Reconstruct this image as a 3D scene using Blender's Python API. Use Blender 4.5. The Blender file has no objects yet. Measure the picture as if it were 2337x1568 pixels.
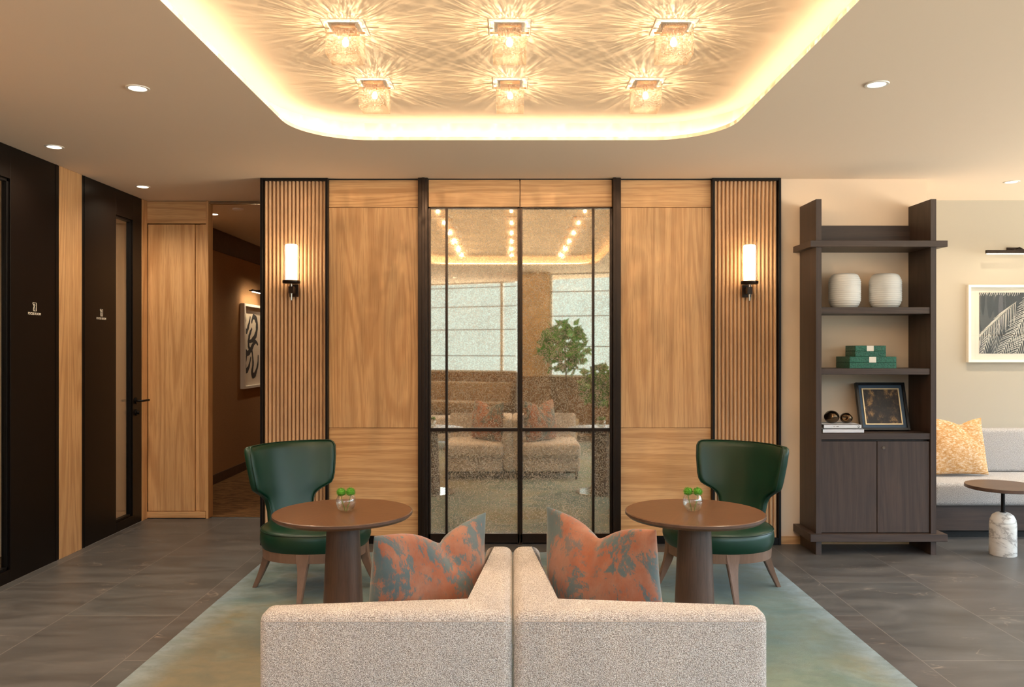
import bpy, bmesh, math, random
from mathutils import Vector, Matrix
PI = math.pi
S = bpy.context.scene
COL = S.collection

# ------------------------------------------------------------------ camera
F = 1860.0; CX = 1170.0; HY = 795.0; EZ = 1.42
cam = bpy.data.cameras.new('camera'); camo = bpy.data.objects.new('camera', cam); COL.objects.link(camo)
camo.location = (0, 0, EZ); camo.rotation_euler = (PI/2, 0, 0)
cam.sensor_width = 36; cam.lens = F/2337*36
cam.shift_x = -(CX-1168.5)/2337; cam.shift_y = (HY-784)/2337
cam.clip_start = .02; cam.clip_end = 200
S.camera = camo
# ------------------------------------------------------------------ exposure, world
S.view_settings.view_transform = 'Standard'; S.view_settings.look = 'None'
S.view_settings.exposure = 0.0; S.view_settings.gamma = 1.0
S.view_settings.use_curve_mapping = False
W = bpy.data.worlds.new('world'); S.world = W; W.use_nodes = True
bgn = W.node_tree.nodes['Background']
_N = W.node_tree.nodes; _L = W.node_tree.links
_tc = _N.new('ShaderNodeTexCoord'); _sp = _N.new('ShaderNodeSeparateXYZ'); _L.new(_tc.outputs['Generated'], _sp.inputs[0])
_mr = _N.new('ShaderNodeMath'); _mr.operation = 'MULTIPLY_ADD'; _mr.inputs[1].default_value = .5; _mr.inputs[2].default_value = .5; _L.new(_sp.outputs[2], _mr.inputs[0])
_cr = _N.new('ShaderNodeValToRGB'); _L.new(_mr.outputs[0], _cr.inputs[0])   # sky shaped as room fill: bright ground and overcast, dim facades for the mirror
SKY_FILL = ((0, (1.0, .88, .74), 1.0), (.44, (1.0, .88, .74), 1.0), (.478, (.105, .13, .135), 1), (.56, (.105, .13, .135), 1), (.62, (.60, .74, .88), 1), (1, (.66, .8, .92), 1))
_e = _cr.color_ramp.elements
while len(_e) < len(SKY_FILL): _e.new(.5)
for _k, (_p, _c, _s) in enumerate(SKY_FILL): _e[_k].position = _p; _e[_k].color = (*_c, 1)
_az = _N.new('ShaderNodeMath'); _az.operation = 'MULTIPLY_ADD'; _az.inputs[1].default_value = 3.5; _az.inputs[2].default_value = 11.0; _L.new(_sp.outputs[0], _az.inputs[0])  # added boost towards the right side for stronger daylight fill
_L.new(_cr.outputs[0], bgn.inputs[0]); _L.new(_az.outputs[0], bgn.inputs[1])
S.cycles.max_bounces = 10; S.cycles.diffuse_bounces = 5; S.cycles.glossy_bounces = 5
S.cycles.transmission_bounces = 8; S.cycles.transparent_max_bounces = 16
S.cycles.caustics_reflective = False; S.cycles.caustics_refractive = False
S.cycles.sample_clamp_indirect = 4
WARM = (1.0, .78, .54)
COVE_STRENGTH = 27.0; DOWN_W = 60.0; CUBE_W = 10.0; SCONCE_L = 15.0

def portal(cx, cy, cz, w, h, ang):
    l = bpy.data.lights.new('window_daylight', 'AREA'); l.shape = 'RECTANGLE'; l.size = w; l.size_y = h
    l.cycles.is_portal = True
    o = bpy.data.objects.new('window_daylight', l); COL.objects.link(o)
    o.location = (cx, cy, cz); o.rotation_euler = (PI/2, 0, ang); return o

# ------------------------------------------------------------------ dims
CH = 2.65; D = 5.92; XL = -3.05; XR = 6.6; ZU = 2.777
def X(px, d): return (px-CX)*d/F
def Z(py, d): return EZ-(py-HY)*d/F

# ------------------------------------------------------------------ materials
def lin(r, g=None, b=None):
    if g is None: r, g, b = r
    f = lambda c: (c/255/12.92) if c/255 <= .04045 else ((c/255+.055)/1.055)**2.4
    return (f(r), f(g), f(b), 1)
class NT:
    def __init__(s, name):
        s.m = bpy.data.materials.new(name); s.m.use_nodes = True
        s.t = s.m.node_tree; s.N = s.t.nodes; s.L = s.t.links
        s.N.clear(); s.out = s.N.new('ShaderNodeOutputMaterial')
    def n(s, typ, **kw):
        x = s.N.new('ShaderNode'+typ)
        for k, v in kw.items():
            if k.startswith('_'):
                key = k[1:]
                key = int(key) if key.isdigit() else key.replace('_', ' ')
                s.set(x.inputs[key], v)
            else: setattr(x, k, v)
        return x
    def set(s, i, v):
        if hasattr(v, 'is_output') : s.L.new(v, i)
        elif hasattr(v, 'outputs'): s.L.new(v.outputs[0], i)
        else:
            if isinstance(v, (tuple, list)) and len(v) == 3 and i.type == 'RGBA': v = (*v, 1)
            i.default_value = v
    def co(s, kind='Object', scale=(1, 1, 1), rot=(0, 0, 0), loc=(0, 0, 0)):
        c = s.n('TexCoord'); m = s.n('Mapping'); s.L.new(c.outputs[kind], m.inputs[0])
        m.inputs['Scale'].default_value = scale; m.inputs['Rotation'].default_value = rot; m.inputs['Location'].default_value = loc
        return m.outputs[0]
    def noise(s, vec, scale, detail=3, rough=.5, dist=0):
        x = s.n('TexNoise', _Scale=scale, _Detail=detail, _Roughness=rough, _Distortion=dist); s.L.new(vec, x.inputs['Vector']); return x.outputs[0]
    def ramp(s, fac, stops, interp='LINEAR'):
        r = s.n('ValToRGB'); s.L.new(fac, r.inputs[0]); e = r.color_ramp.elements; r.color_ramp.interpolation = interp
        while len(e) < len(stops): e.new(.5)
        for k, (p, c) in enumerate(stops):
            e[k].position = p; e[k].color = c if len(c) == 4 else (*c, 1)
        return r.outputs[0]
    def mix(s, fac, a, b, mode='MIX'):
        x = s.n('Mix', data_type='RGBA', blend_type=mode)
        s.set(x.inputs[0], fac); s.set(x.inputs[6], a); s.set(x.inputs[7], b); return x.outputs[2]
    def math(s, op, a, b=0.0, c=0.0):
        x = s.n('Math', operation=op); s.set(x.inputs[0], a); s.set(x.inputs[1], b); s.set(x.inputs[2], c); return x.outputs[0]
    def bump(s, h, strength=.3, dist=.002):
        x = s.n('Bump', _Strength=strength, _Distance=dist); s.L.new(h, x.inputs['Height']); return x.outputs[0]
    def pbr(s, col, rough=.5, metal=0, bump=None, spec=.5, coat=0, coatr=.1, sheen=0, trans=0, ior=1.45):
        p = s.n('BsdfPrincipled'); s.set(p.inputs['Base Color'], col); s.set(p.inputs['Roughness'], rough)
        p.inputs['Metallic'].default_value = metal; p.inputs['Specular IOR Level'].default_value = spec
        p.inputs['Coat Weight'].default_value = coat; p.inputs['Coat Roughness'].default_value = coatr
        p.inputs['Sheen Weight'].default_value = sheen; p.inputs['Transmission Weight'].default_value = trans; p.inputs['IOR'].default_value = ior
        if bump is not None: s.L.new(bump, p.inputs['Normal'])
        s.L.new(p.outputs[0], s.out.inputs[0]); return p
def plain(name, col, rough=.5, metal=0, bumpscale=0, bs=.1, **kw):
    t = NT(name); b = None
    if bumpscale: b = t.bump(t.noise(t.co(), bumpscale, 3), bs, .001)
    t.pbr(col, rough, metal, b, **kw); return t.m
def emit(name, col, strength):
    t = NT(name); e = t.n('Emission', _Color=(*col[:3], 1), _Strength=strength); t.L.new(e.outputs[0], t.out.inputs[0]); return t.m

def wood(name, axis, c1, c2, c3, rough=.45, ring=5.0, seed=0, fine=1.0, coat=0, contrast=1.0):
    """c1 light, c2 mid, c3 dark; axis is the grain direction 0,1,2"""
    t = NT(name)
    sc = [1, 1, 1]; sc[axis] = .07
    v = t.co('Object', scale=tuple(sc), loc=(seed*3.1, seed*1.7, seed*.9))
    n = t.noise(v, 2.6, 2, .5, .3)
    # growth rings : contour lines of a low frequency noise give cathedral figures
    r = t.math('MULTIPLY', n, ring*20); r = t.math('SINE', r)
    sc2 = [230, 230, 230]; sc2[axis] = 5
    f = t.noise(t.co('Object', scale=tuple(sc2)), 1, 2, .6)
    sc3 = [30, 30, 30]; sc3[axis] = .9
    g = t.noise(t.co('Object', scale=tuple(sc3)), 1, 3, .6)
    base = t.mix(t.ramp(g, [(.3, (0, 0, 0)), (.7, (1, 1, 1))]), c1, c2)
    rr = t.ramp(t.math('MULTIPLY_ADD', r, .5, .5), [(.45, (0, 0, 0)), (1.0, (1, 1, 1))])
    base = t.mix(t.math('MULTIPLY', rr, .42*contrast), base, c3)
    ff = t.ramp(f, [(.36, (1, 1, 1)), (.5, (0, 0, 0))])
    base = t.mix(t.math('MULTIPLY', ff, .45*fine*contrast), base, c3)
    t.pbr(base, rough, 0, t.bump(f, .12, .0006), coat=coat)
    return t.m
OAK = (lin(214, 172, 124), lin(200, 156, 108), lin(160, 112, 68))
M = {}
for a, k in ((2, 'oak_v'), (0, 'oak_h'), (1, 'oak_y')):
    M[k] = wood('oak_veneer_'+k[-1], a, *OAK, ring=6, seed=a+1)
M['oak_v2'] = wood('oak_veneer_b', 2, *OAK, ring=5, seed=7.3)
M['oak_h2'] = wood('oak_veneer_c', 0, *OAK, ring=5, seed=4.6)
M['slat_back'] = plain('slat_backing_brown', lin(70, 48, 34), .8)
M['slat'] = wood('oak_slats', 2, lin(210, 172, 134), lin(198, 158, 120), lin(168, 128, 94), ring=2, seed=5, contrast=.6)
DK = (lin(72, 56, 48), lin(59, 46, 40), lin(39, 30, 26))
M['dark_v'] = wood('smoked_oak_v', 2, *DK, ring=6, seed=2, contrast=.8)
M['dark_h'] = wood('smoked_oak_h', 0, *DK, ring=6, seed=3, contrast=.8)
WN = (lin(94, 72, 60), lin(82, 62, 52), lin(58, 43, 36))
M['walnut_v'] = wood('brown_oak_v', 2, *WN, ring=5, seed=2, contrast=.9)
M['walnut_h'] = wood('brown_oak_h', 0, *WN, ring=3, seed=6, contrast=.6, rough=.4)
M['leg'] = wood('chair_leg_wood', 2, lin(122, 96, 80), lin(110, 86, 71), lin(88, 67, 55), ring=2, seed=1, contrast=.6)
def table_top_mat():
    t = NT('veneer_table_top')
    c = t.n('TexCoord'); sp = t.n('SeparateXYZ'); t.L.new(c.outputs['Object'], sp.inputs[0])
    a = t.math('ARCTAN2', sp.outputs[1], sp.outputs[0])
    k = t.math('FLOOR', t.math('MULTIPLY', t.math('ADD', a, PI+.2), 8/(2*PI)))
    wn = t.n('TexWhiteNoise', noise_dimensions='1D'); t.L.new(k, wn.inputs['W'])
    rot = t.n('VectorRotate', rotation_type='Z_AXIS'); t.L.new(c.outputs['Object'], rot.inputs['Vector'])
    t.L.new(t.math('MULTIPLY', t.math('ADD', k, .5), -2*PI/8), rot.inputs['Angle'])
    mp = t.n('Mapping'); t.L.new(rot.outputs[0], mp.inputs[0]); mp.inputs['Scale'].default_value = (5, 120, 1)
    f = t.noise(mp.outputs[0], 1, 3, .6)
    base = t.mix(t.ramp(f, [(.3, (0, 0, 0)), (.75, (1, 1, 1))]), lin(86, 57, 40), lin(106, 72, 50))
    base = t.mix(t.math('MULTIPLY', wn.outputs[0], .35), base, lin(82, 53, 37))
    t.pbr(base, .34, 0, t.bump(f, .06, .0005), coat=.25, coatr=.25); return t.m
M['top'] = table_top_mat()
M['black'] = plain('black_metal', lin(24, 22, 22), .38, .6, spec=.4)
M['bronze_black'] = plain('dark_bronze_metal', lin(46, 36, 30), .32, .7)
M['panel_black'] = plain('brown_black_lacquer', lin(13, 8, 6), .36, 0, spec=.25)
M['paint'] = plain('ceiling_paint', lin(244, 226, 206), .85, 0, 60, .04, spec=.2)
M['upper'] = plain('recess_paint', lin(232, 214, 190), .8, 0, spec=.2)
M['beige'] = plain('beige_wall_paint', lin(230, 208, 184), .8, 0, 220, .08, spec=.25)
M['sage'] = plain('sand_wall_paint', lin(180, 173, 159), .8, 0, 220, .08, spec=.25)
M['white'] = plain('white_trim', lin(238, 234, 226), .5)
M['book'] = plain('book_cover_white', lin(214, 218, 228), .5)
M['bookdark'] = plain('page_block_grey', lin(120, 110, 104), .8)
M['ink'] = plain('ink_grey', lin(60, 60, 62), .7)
M['sign'] = plain('sign_lettering', lin(220, 212, 198), .6)
M['linen'] = plain('roller_mat_board', lin(232, 222, 206), .8)
M['brass'] = plain('aged_brass', lin(204, 164, 126), .32, 1)
M['steel'] = plain('polished_steel', lin(190, 186, 178), .14, 1)
M['bronze'] = plain('polished_bronze', lin(96, 78, 60), .22, 1, 9, .25)
M['ceramic'] = plain('matt_ceramic', lin(218, 222, 224), .55, 0, 90, .05)
M['opal'] = emit('opal_glass_lit', (1, .78, .5), SCONCE_L)
M['down'] = emit('downlight_lit', (1, .82, .6), 9)
M['led'] = emit('led_strip_lit', WARM, COVE_STRENGTH)
M['pl_led'] = emit('picture_lamp_lit', (1, .80, .56), 22); M['pl_led2'] = emit('corridor_picture_lamp_lit', (1, .76, .48), 110)
def floor_mat():
    t = NT('slate_porcelain_tiles')
    v = t.co('Object', rot=(0, 0, 0))
    sp = t.n('SeparateXYZ'); t.L.new(v, sp.inputs[0])
    # swap axes : tile length runs in depth
    cb = t.n('CombineXYZ'); t.L.new(t.math('ADD', sp.outputs[1], 20-4.424+.0), cb.inputs[0]); t.L.new(t.math('ADD', sp.outputs[0], 2.98+.605*10), cb.inputs[1])
    def brick(c1, c2, mortar):
        b = t.n('TexBrick', offset=.5, squash=1.0); t.L.new(cb.outputs[0], b.inputs['Vector'])
        b.inputs['Scale'].default_value = 1; b.inputs['Mortar Size'].default_value = .0018; b.inputs['Mortar Smooth'].default_value = 0
        b.inputs['Brick Width'].default_value = 1.244; b.inputs['Row Height'].default_value = .605
        b.inputs['Color1'].default_value = c1; b.inputs['Color2'].default_value = c2; b.inputs['Mortar'].default_value = mortar; return b
    idb = brick((0, 0, 0, 1), (1, 1, 1, 1), (0, 0, 0, 1))
    jit = t.n('VectorMath', operation='MULTIPLY_ADD'); t.L.new(idb.outputs[0], jit.inputs[0]); jit.inputs[1].default_value = (7, 9, 5); t.L.new(v, jit.inputs[2])
    mp = t.n('Mapping'); t.L.new(jit.outputs[0], mp.inputs[0]); mp.inputs['Rotation'].default_value = (0, 0, .5); mp.inputs['Scale'].default_value = (1.0, 3.6, 1)
    n1 = t.noise(mp.outputs[0], 1.7, 6, .62, .8)
    n2 = t.noise(jit.outputs[0], 45, 4, .7)
    col = t.ramp(n1, [(.28, lin(60, 63, 65)), (.5, lin(82, 85, 87)), (.72, lin(102, 104, 106))])
    col = t.mix(t.math('MULTIPLY', n2, .28), col, lin(64, 60, 58))
    col = t.mix(t.math('MULTIPLY', idb.outputs[0], .3), col, lin(84, 70, 64))
    # broken white veins
    w1 = t.noise(mp.outputs[0], .8, 4, .6, 1.2)
    vein = t.math('ABSOLUTE', t.math('SUBTRACT', w1, .5))
    vm = t.ramp(vein, [(.0, (1, 1, 1)), (.0045, (0, 0, 0))])
    gate = t.ramp(t.noise(jit.outputs[0], 2.2, 3), [(.54, (0, 0, 0)), (.62, (1, 1, 1))])
    vm = t.math('MULTIPLY', vm, gate)
    col = t.mix(t.math('MULTIPLY', vm, .5), col, lin(170, 158, 146))
    col = t.mix(idb.outputs['Fac'], col, lin(124, 120, 116))
    rough = t.math('MULTIPLY_ADD', n1, .2, .3)
    t.pbr(col, rough, 0, t.bump(t.math('ADD', n1, t.math('MULTIPLY', n2, .3)), .1, .002), spec=.45); return t.m
M['floor'] = floor_mat()
def rug_mat():
    t = NT('hand_tufted_rug')
    v = t.co('Object', scale=(1, 1.25, 1), rot=(0, 0, .5), loc=(3.3, 1.1, 0))
    n = t.noise(v, 1.25, 5, .62, .9); n2 = t.noise(v, 3.4, 5, .65, .6)
    n3 = t.noise(t.co('Object', loc=(9, 4, 2)), .75, 3, .5, .4)
    col = t.ramp(n, [(.30, lin(66, 92, 96)), (.42, lin(98, 120, 120)), (.50, lin(130, 141, 136)), (.60, lin(120, 118, 94)), (.72, lin(128, 116, 84))])
    col = t.mix(t.ramp(n2, [(.5, (0, 0, 0)), (.66, (.6, .6, .6))]), col, lin(104, 126, 118))
    col = t.mix(t.ramp(n3, [(.52, (0, 0, 0)), (.66, (.7, .7, .7))]), col, lin(60, 92, 98))
    sx = t.n('SeparateXYZ'); t.L.new(t.co(), sx.inputs[0])
    def patch(c_, p_, r_, amt, mixcol, col):
        vd = t.n('VectorMath', operation='DISTANCE'); mp_ = t.n('Mapping'); t.L.new(t.co(), mp_.inputs[0]); mp_.inputs['Scale'].default_value = (1, r_, 0)
        t.L.new(mp_.outputs[0], vd.inputs[0]); vd.inputs[1].default_value = (c_[0], c_[1]*r_, 0)
        d_ = t.math('ADD', vd.outputs['Value'], t.math('MULTIPLY_ADD', n2, 1.1, -.55))
        return t.mix(t.ramp(d_, [(p_*.45, (amt, amt, amt)), (p_, (0, 0, 0))]), col, mixcol)
    col = patch((-1.05, 3.2), .95, .6, .8, t.mix(n2, lin(112, 104, 76), lin(142, 122, 88)), col)
    col = patch((-.75, 4.35), .7, .8, .75, t.mix(n, lin(60, 94, 104), lin(100, 130, 132)), col)
    col = patch((1.0, 4.25), .8, .8, .7, t.mix(n, lin(54, 90, 94), lin(92, 124, 120)), col)
    col = patch((1.1, 2.9), .75, .6, .6, t.mix(n, lin(82, 104, 76), lin(130, 138, 110)), col)
    ed = t.math('MINIMUM', t.math('SUBTRACT', 1.667, t.math('ABSOLUTE', t.math('SUBTRACT', sx.outputs[0], .0175))), t.math('SUBTRACT', 5.63, sx.outputs[1]))
    ed = t.math('ADD', ed, t.math('MULTIPLY_ADD', n2, .3, -.15))
    col = t.mix(t.ramp(ed, [(.0, (.75, .75, .75)), (.16, (0, 0, 0))]), col, lin(132, 152, 166))
    n5 = t.noise(t.co('Object', scale=(1, 1.6, 1), rot=(0, 0, .6)), 9, 6, .7, .5)
    col = t.mix(t.ramp(n5, [(.42, (0, 0, 0)), (.7, (.5, .5, .5))]), col, lin(84, 92, 80))
    fz = t.noise(t.co(), 420, 2, .6)
    col = t.mix(t.math('MULTIPLY', fz, .18), col, lin(90, 100, 96))
    t.pbr(col, .95, 0, t.bump(fz, .5, .004), spec=.1, sheen=.15); return t.m
M['rug'] = rug_mat()
def boucle(name, a, b, c, sc=230, strg=.8):
    t = NT(name); v = t.co('Object')
    vo = t.n('TexVoronoi', _Scale=sc); t.L.new(v, vo.inputs['Vector'])
    n = t.noise(v, sc*.8, 2, .7)
    sp = t.n('SeparateXYZ'); t.L.new(vo.outputs['Color'], sp.inputs[0])
    col = t.ramp(sp.outputs[0], [(.0, b), (.35, a), (1, a)])
    col = t.mix(t.ramp(n, [(.40, (.85, .85, .85)), (.56, (0, 0, 0))]), col, c)
    h = t.math('SUBTRACT', 1, vo.outputs['Distance'])
    t.pbr(col, .95, 0, t.bump(h, strg, .004), spec=.12, sheen=.2); return t.m
M['boucle'] = boucle('boucle_upholstery', lin(236, 230, 228), lin(216, 207, 202), lin(138, 125, 118), 400, .9)
M['boucle_seam'] = plain('seam_thread', lin(186, 174, 166), .9)
M['bench_fab'] = boucle('flecked_bench_fabric', lin(198, 196, 196), lin(180, 177, 176), lin(128, 126, 126), 300, .5)
def leather():
    t = NT('green_leather'); v = t.co()
    vo = t.n('TexVoronoi', _Scale=420.0); t.L.new(v, vo.inputs['Vector'])
    n = t.noise(v, 6, 2)
    col = t.mix(n, lin(6, 40, 27), lin(9, 52, 36))
    t.pbr(col, .36, 0, t.bump(t.math('ADD', vo.outputs['Distance'], t.math('MULTIPLY', n, 3)), .05, .002), spec=.5); return t.m
M['leather'] = leather()
M['piping'] = plain('green_piping', lin(12, 42, 30), .4)
def rust_pillow():
    t = NT('rust_teal_velvet'); v = t.co('Object', scale=(1, 1, .7), loc=(2, 3, 1))
    n = t.noise(v, 5.5, 9, .76, .5); n2 = t.noise(t.co('Object', scale=(230, 230, 26)), 1, 3, .7)
    n3 = t.noise(t.co('Object', loc=(7, 1, 4)), 5, 6, .7)
    k = t.math('MULTIPLY_ADD', n2, .16, t.math('SUBTRACT', n, .08))
    rust = t.mix(t.ramp(n3, [(.38, (0, 0, 0)), (.6, (1, 1, 1))]), lin(148, 84, 58), lin(160, 114, 94))
    rust = t.mix(t.math('MULTIPLY', n2, .5), rust, lin(112, 84, 72))
    col = t.mix(t.ramp(k, [(.43, (1, 1, 1)), (.475, (.85, .85, .85)), (.495, (0, 0, 0)), (.6, (0, 0, 0)), (.64, (.7, .7, .7))]), rust, t.mix(n3, lin(56, 80, 90), lin(98, 112, 112)))
    t.pbr(col, .8, 0, t.bump(n2, .15, .001), spec=.2, sheen=.3); return t.m
M['rust'] = rust_pillow()
def yellow_pillow():
    t = NT('mustard_weave'); n = t.noise(t.co('Object', scale=(45, 45, 260)), 1, 3, .7)
    n2 = t.noise(t.co('Object', scale=(40, 40, 60)), 1, 3, .7)
    col = t.ramp(t.math('MULTIPLY_ADD', n2, .4, t.math('MULTIPLY', n, .6)), [(.38, lin(176, 128, 78)), (.5, lin(204, 160, 110)), (.6, lin(222, 206, 184))])
    t.pbr(col, .9, 0, t.bump(n, .5, .002), spec=.1); return t.m
M['mustard'] = yellow_pillow()
def hammered():
    t = NT('hammered_glass'); v = t.co()
    vo = t.n('TexVoronoi', _Scale=150.0); t.L.new(v, vo.inputs['Vector'])
    b = t.bump(t.math('ADD', vo.outputs['Distance'], t.math('MULTIPLY', t.noise(v, 60), .6)), .9, .01)
    tr = t.n('BsdfTransparent', _Color=(.97, .93, .88, 1)); gl = t.n('BsdfGlossy', _Color=(1, .96, .9, 1), _Roughness=.08); t.L.new(b, gl.inputs['Normal'])
    tl = t.n('BsdfTranslucent', _Color=(1, .9, .76, 1)); t.L.new(b, tl.inputs['Normal'])
    m1 = t.n('MixShader', _0=.012); t.L.new(tr.outputs[0], m1.inputs[1]); t.L.new(tl.outputs[0], m1.inputs[2])
    fr = t.n('LayerWeight', _Blend=.35); t.L.new(b, fr.inputs['Normal'])
    m2 = t.n('MixShader'); t.L.new(t.math('MULTIPLY_ADD', fr.outputs['Facing'], .28, .03), m2.inputs[0]); t.L.new(m1.outputs[0], m2.inputs[1]); t.L.new(gl.outputs[0], m2.inputs[2])
    t.L.new(m2.outputs[0], t.out.inputs[0]); return t.m
M['hammered'] = hammered()
def thin_glass(name, tint=(.97, .98, .98), k=.7, c=.03, rough=.0):
    t = NT(name)
    tr = t.n('BsdfTransparent', _Color=(*tint, 1)); gl = t.n('BsdfGlossy', _Color=(1, 1, 1, 1), _Roughness=rough)
    fr = t.n('LayerWeight', _Blend=.2)
    m2 = t.n('MixShader'); t.L.new(t.math('MULTIPLY_ADD', fr.outputs['Facing'], k, c), m2.inputs[0]); t.L.new(tr.outputs[0], m2.inputs[1]); t.L.new(gl.outputs[0], m2.inputs[2])
    t.L.new(m2.outputs[0], t.out.inputs[0]); return t.m
M['glass'] = thin_glass('clear_glass', k=.12, c=.012); M['pane'] = thin_glass('window_glass', (.95, .98, .98), .5, .03)
M['vase_glass'] = thin_glass('vase_glass', (.98, .99, .99), .6, .02)
M['water'] = thin_glass('water', (.94, .96, .94), .3, .04)
def bulb():
    t = NT('bulb_lit'); e = t.n('Emission', _Color=(1, .82, .56, 1), _Strength=10); tr = t.n('BsdfTransparent')
    a = t.n('AddShader'); t.L.new(e.outputs[0], a.inputs[0]); t.L.new(tr.outputs[0], a.inputs[1]); t.L.new(a.outputs[0], t.out.inputs[0]); return t.m
M['bulb'] = bulb()
for k_ in ('bulb', 'down'): M[k_].cycles.emission_sampling = 'NONE'
def mirror():
    t = NT('antique_mirror'); v = t.co('Object')
    n2 = t.noise(v, 50, 3, .6, 1.2); n3 = t.noise(v, 5, 2, .5)
    wv = t.n('VectorMath', operation='MULTIPLY_ADD'); nz = t.n('TexNoise', _Scale=26.0, _Detail=2.0); t.L.new(v, nz.inputs['Vector'])
    t.L.new(nz.outputs['Color'], wv.inputs[0]); wv.inputs[1].default_value = (.035, .035, .035); t.L.new(v, wv.inputs[2])
    vo = t.n('TexVoronoi', _Scale=52.0); t.L.new(wv.outputs[0], vo.inputs['Vector'])
    ring = t.ramp(vo.outputs['Distance'], [(.0, (.35, .35, .35)), (.22, (.12, .12, .12)), (.36, (.25, .25, .25)), (.46, (1, 1, 1)), (.58, (.6, .6, .6)), (.72, (.1, .1, .1))])
    sw = t.ramp(t.math('ABSOLUTE', t.math('SUBTRACT', n2, .5)), [(0, (1, 1, 1)), (.04, (.6, .6, .6)), (.09, (.1, .1, .1))])
    mott = t.math('MULTIPLY', t.math('ADD', t.math('MULTIPLY', ring, .65), t.math('MULTIPLY', sw, .35)), t.math('MULTIPLY_ADD', n3, .8, .6))
    g = t.n('BsdfGlossy', _Roughness=.02); t.set(g.inputs[0], lin(232, 220, 200))
    d = t.n('BsdfDiffuse'); t.set(d.inputs[0], t.mix(n2, lin(176, 164, 146), lin(214, 200, 180)))
    m = t.n('MixShader'); t.L.new(t.math('MULTIPLY_ADD', mott, .54, .02), m.inputs[0]); t.L.new(g.outputs[0], m.inputs[1]); t.L.new(d.outputs[0], m.inputs[2])
    t.L.new(m.outputs[0], t.out.inputs[0]); return t.m
M['mirror'] = mirror()
def marble():
    t = NT('veined_marble'); v = t.co('Object', rot=(.3, .7, .2), scale=(1, 1, 2.2))
    n = t.noise(v, 3.2, 6, .65, 1.4)
    w = t.math('ABSOLUTE', t.math('SUBTRACT', n, .5))
    k = t.ramp(w, [(0, (1, 1, 1)), (.035, (.25, .25, .25)), (.12, (0, 0, 0))])
    t.pbr(t.mix(t.math('MULTIPLY', k, .75), lin(226, 222, 216), lin(130, 122, 118)), .25, 0, spec=.5); return t.m
M['marble'] = marble()
def croc():
    t = NT('green_embossed_leather'); v = t.co()
    vo = t.n('TexVoronoi', _Scale=95.0); t.L.new(v, vo.inputs['Vector'])
    k = t.ramp(vo.outputs['Distance'], [(.15, (1, 1, 1)), (.4, (0, 0, 0))])
    t.pbr(t.mix(k, lin(34, 96, 78), lin(14, 52, 42)), .35, 0, t.bump(vo.outputs['Distance'], .5, .003)); return t.m
M['croc'] = croc()
def gold_art():
    t = NT('gold_flecked_print'); v = t.co('Object', scale=(1.3, 1.3, .9), loc=(.3, 0, 1.7))
    n = t.noise(v, 11, 8, .72, .25)
    t.pbr(t.ramp(n, [(.44, lin(28, 22, 18)), (.53, lin(64, 48, 34)), (.6, lin(140, 108, 66)), (.7, lin(170, 134, 84))]), .5); return t.m
M['gold_art'] = gold_art()
M['navy'] = plain('blue_grey_mount', lin(70, 88, 108), .8, 0, 500, .3)
M['gilt'] = plain('pale_gilt_fillet', lin(222, 200, 160), .35, .5)
M['gloss_black'] = plain('gloss_black_frame', lin(16, 16, 20), .25)
def paperwall():
    t = NT('grasscloth_wallpaper'); n = t.noise(t.co('Object', scale=(30, 30, 260)), 1, 3, .6)
    t.pbr(t.mix(n, lin(150, 116, 84), lin(178, 142, 104)), .9, 0, t.bump(n, .3, .002), spec=.1); return t.m
M['wallpaper'] = paperwall()
def carpet():
    t = NT('brown_corridor_carpet'); n = t.noise(t.co('Object', scale=(3, 10, 1), rot=(0, 0, .5)), 2.5, 5, .7, .8)
    t.pbr(t.ramp(n, [(.35, lin(70, 50, 34)), (.6, lin(120, 90, 58))]), .95, 0, spec=.1); return t.m
M['carpet'] = carpet()
M['leaf'] = plain('leaf_green', lin(66, 140, 54), .35); M['leaf2'] = plain('leaf_bright_green', lin(70, 124, 56), .4)
M['moss'] = plain('bloom_green', lin(86, 150, 40), .7); M['stem'] = plain('stem_green', lin(90, 130, 50), .5)
M['bark'] = plain('bark_brown', lin(96, 76, 58), .9, 0, 60, .5)
M['brown_up'] = plain('brown_banquette_fabric', lin(150, 128, 104), .9, 0, 200, .4)
M['colpaint'] = plain('column_paint', lin(190, 160, 122), .8); M['wains'] = plain('brown_wainscot', lin(122, 92, 62), .6)
M['printdark'] = NT('print_background'); _t = M['printdark']
_n = _t.noise(_t.co('Object', scale=(9, 1, 1.2)), 1, 1, .4)
_t.pbr(_t.ramp(_n, [(.4, lin(48, 42, 36)), (.47, lin(76, 72, 68)), (.53, lin(54, 50, 46)), (.6, lin(88, 82, 84))], 'CONSTANT'), .6); M['printdark'] = _t.m
M['printleaf'] = plain('print_leaf_cream', lin(222, 214, 200), .7); M['printleaf2'] = plain('print_leaf_grey', lin(160, 154, 146), .7)
M['rubber'] = plain('shadow_gap_black', lin(10, 9, 9), .7)

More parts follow.
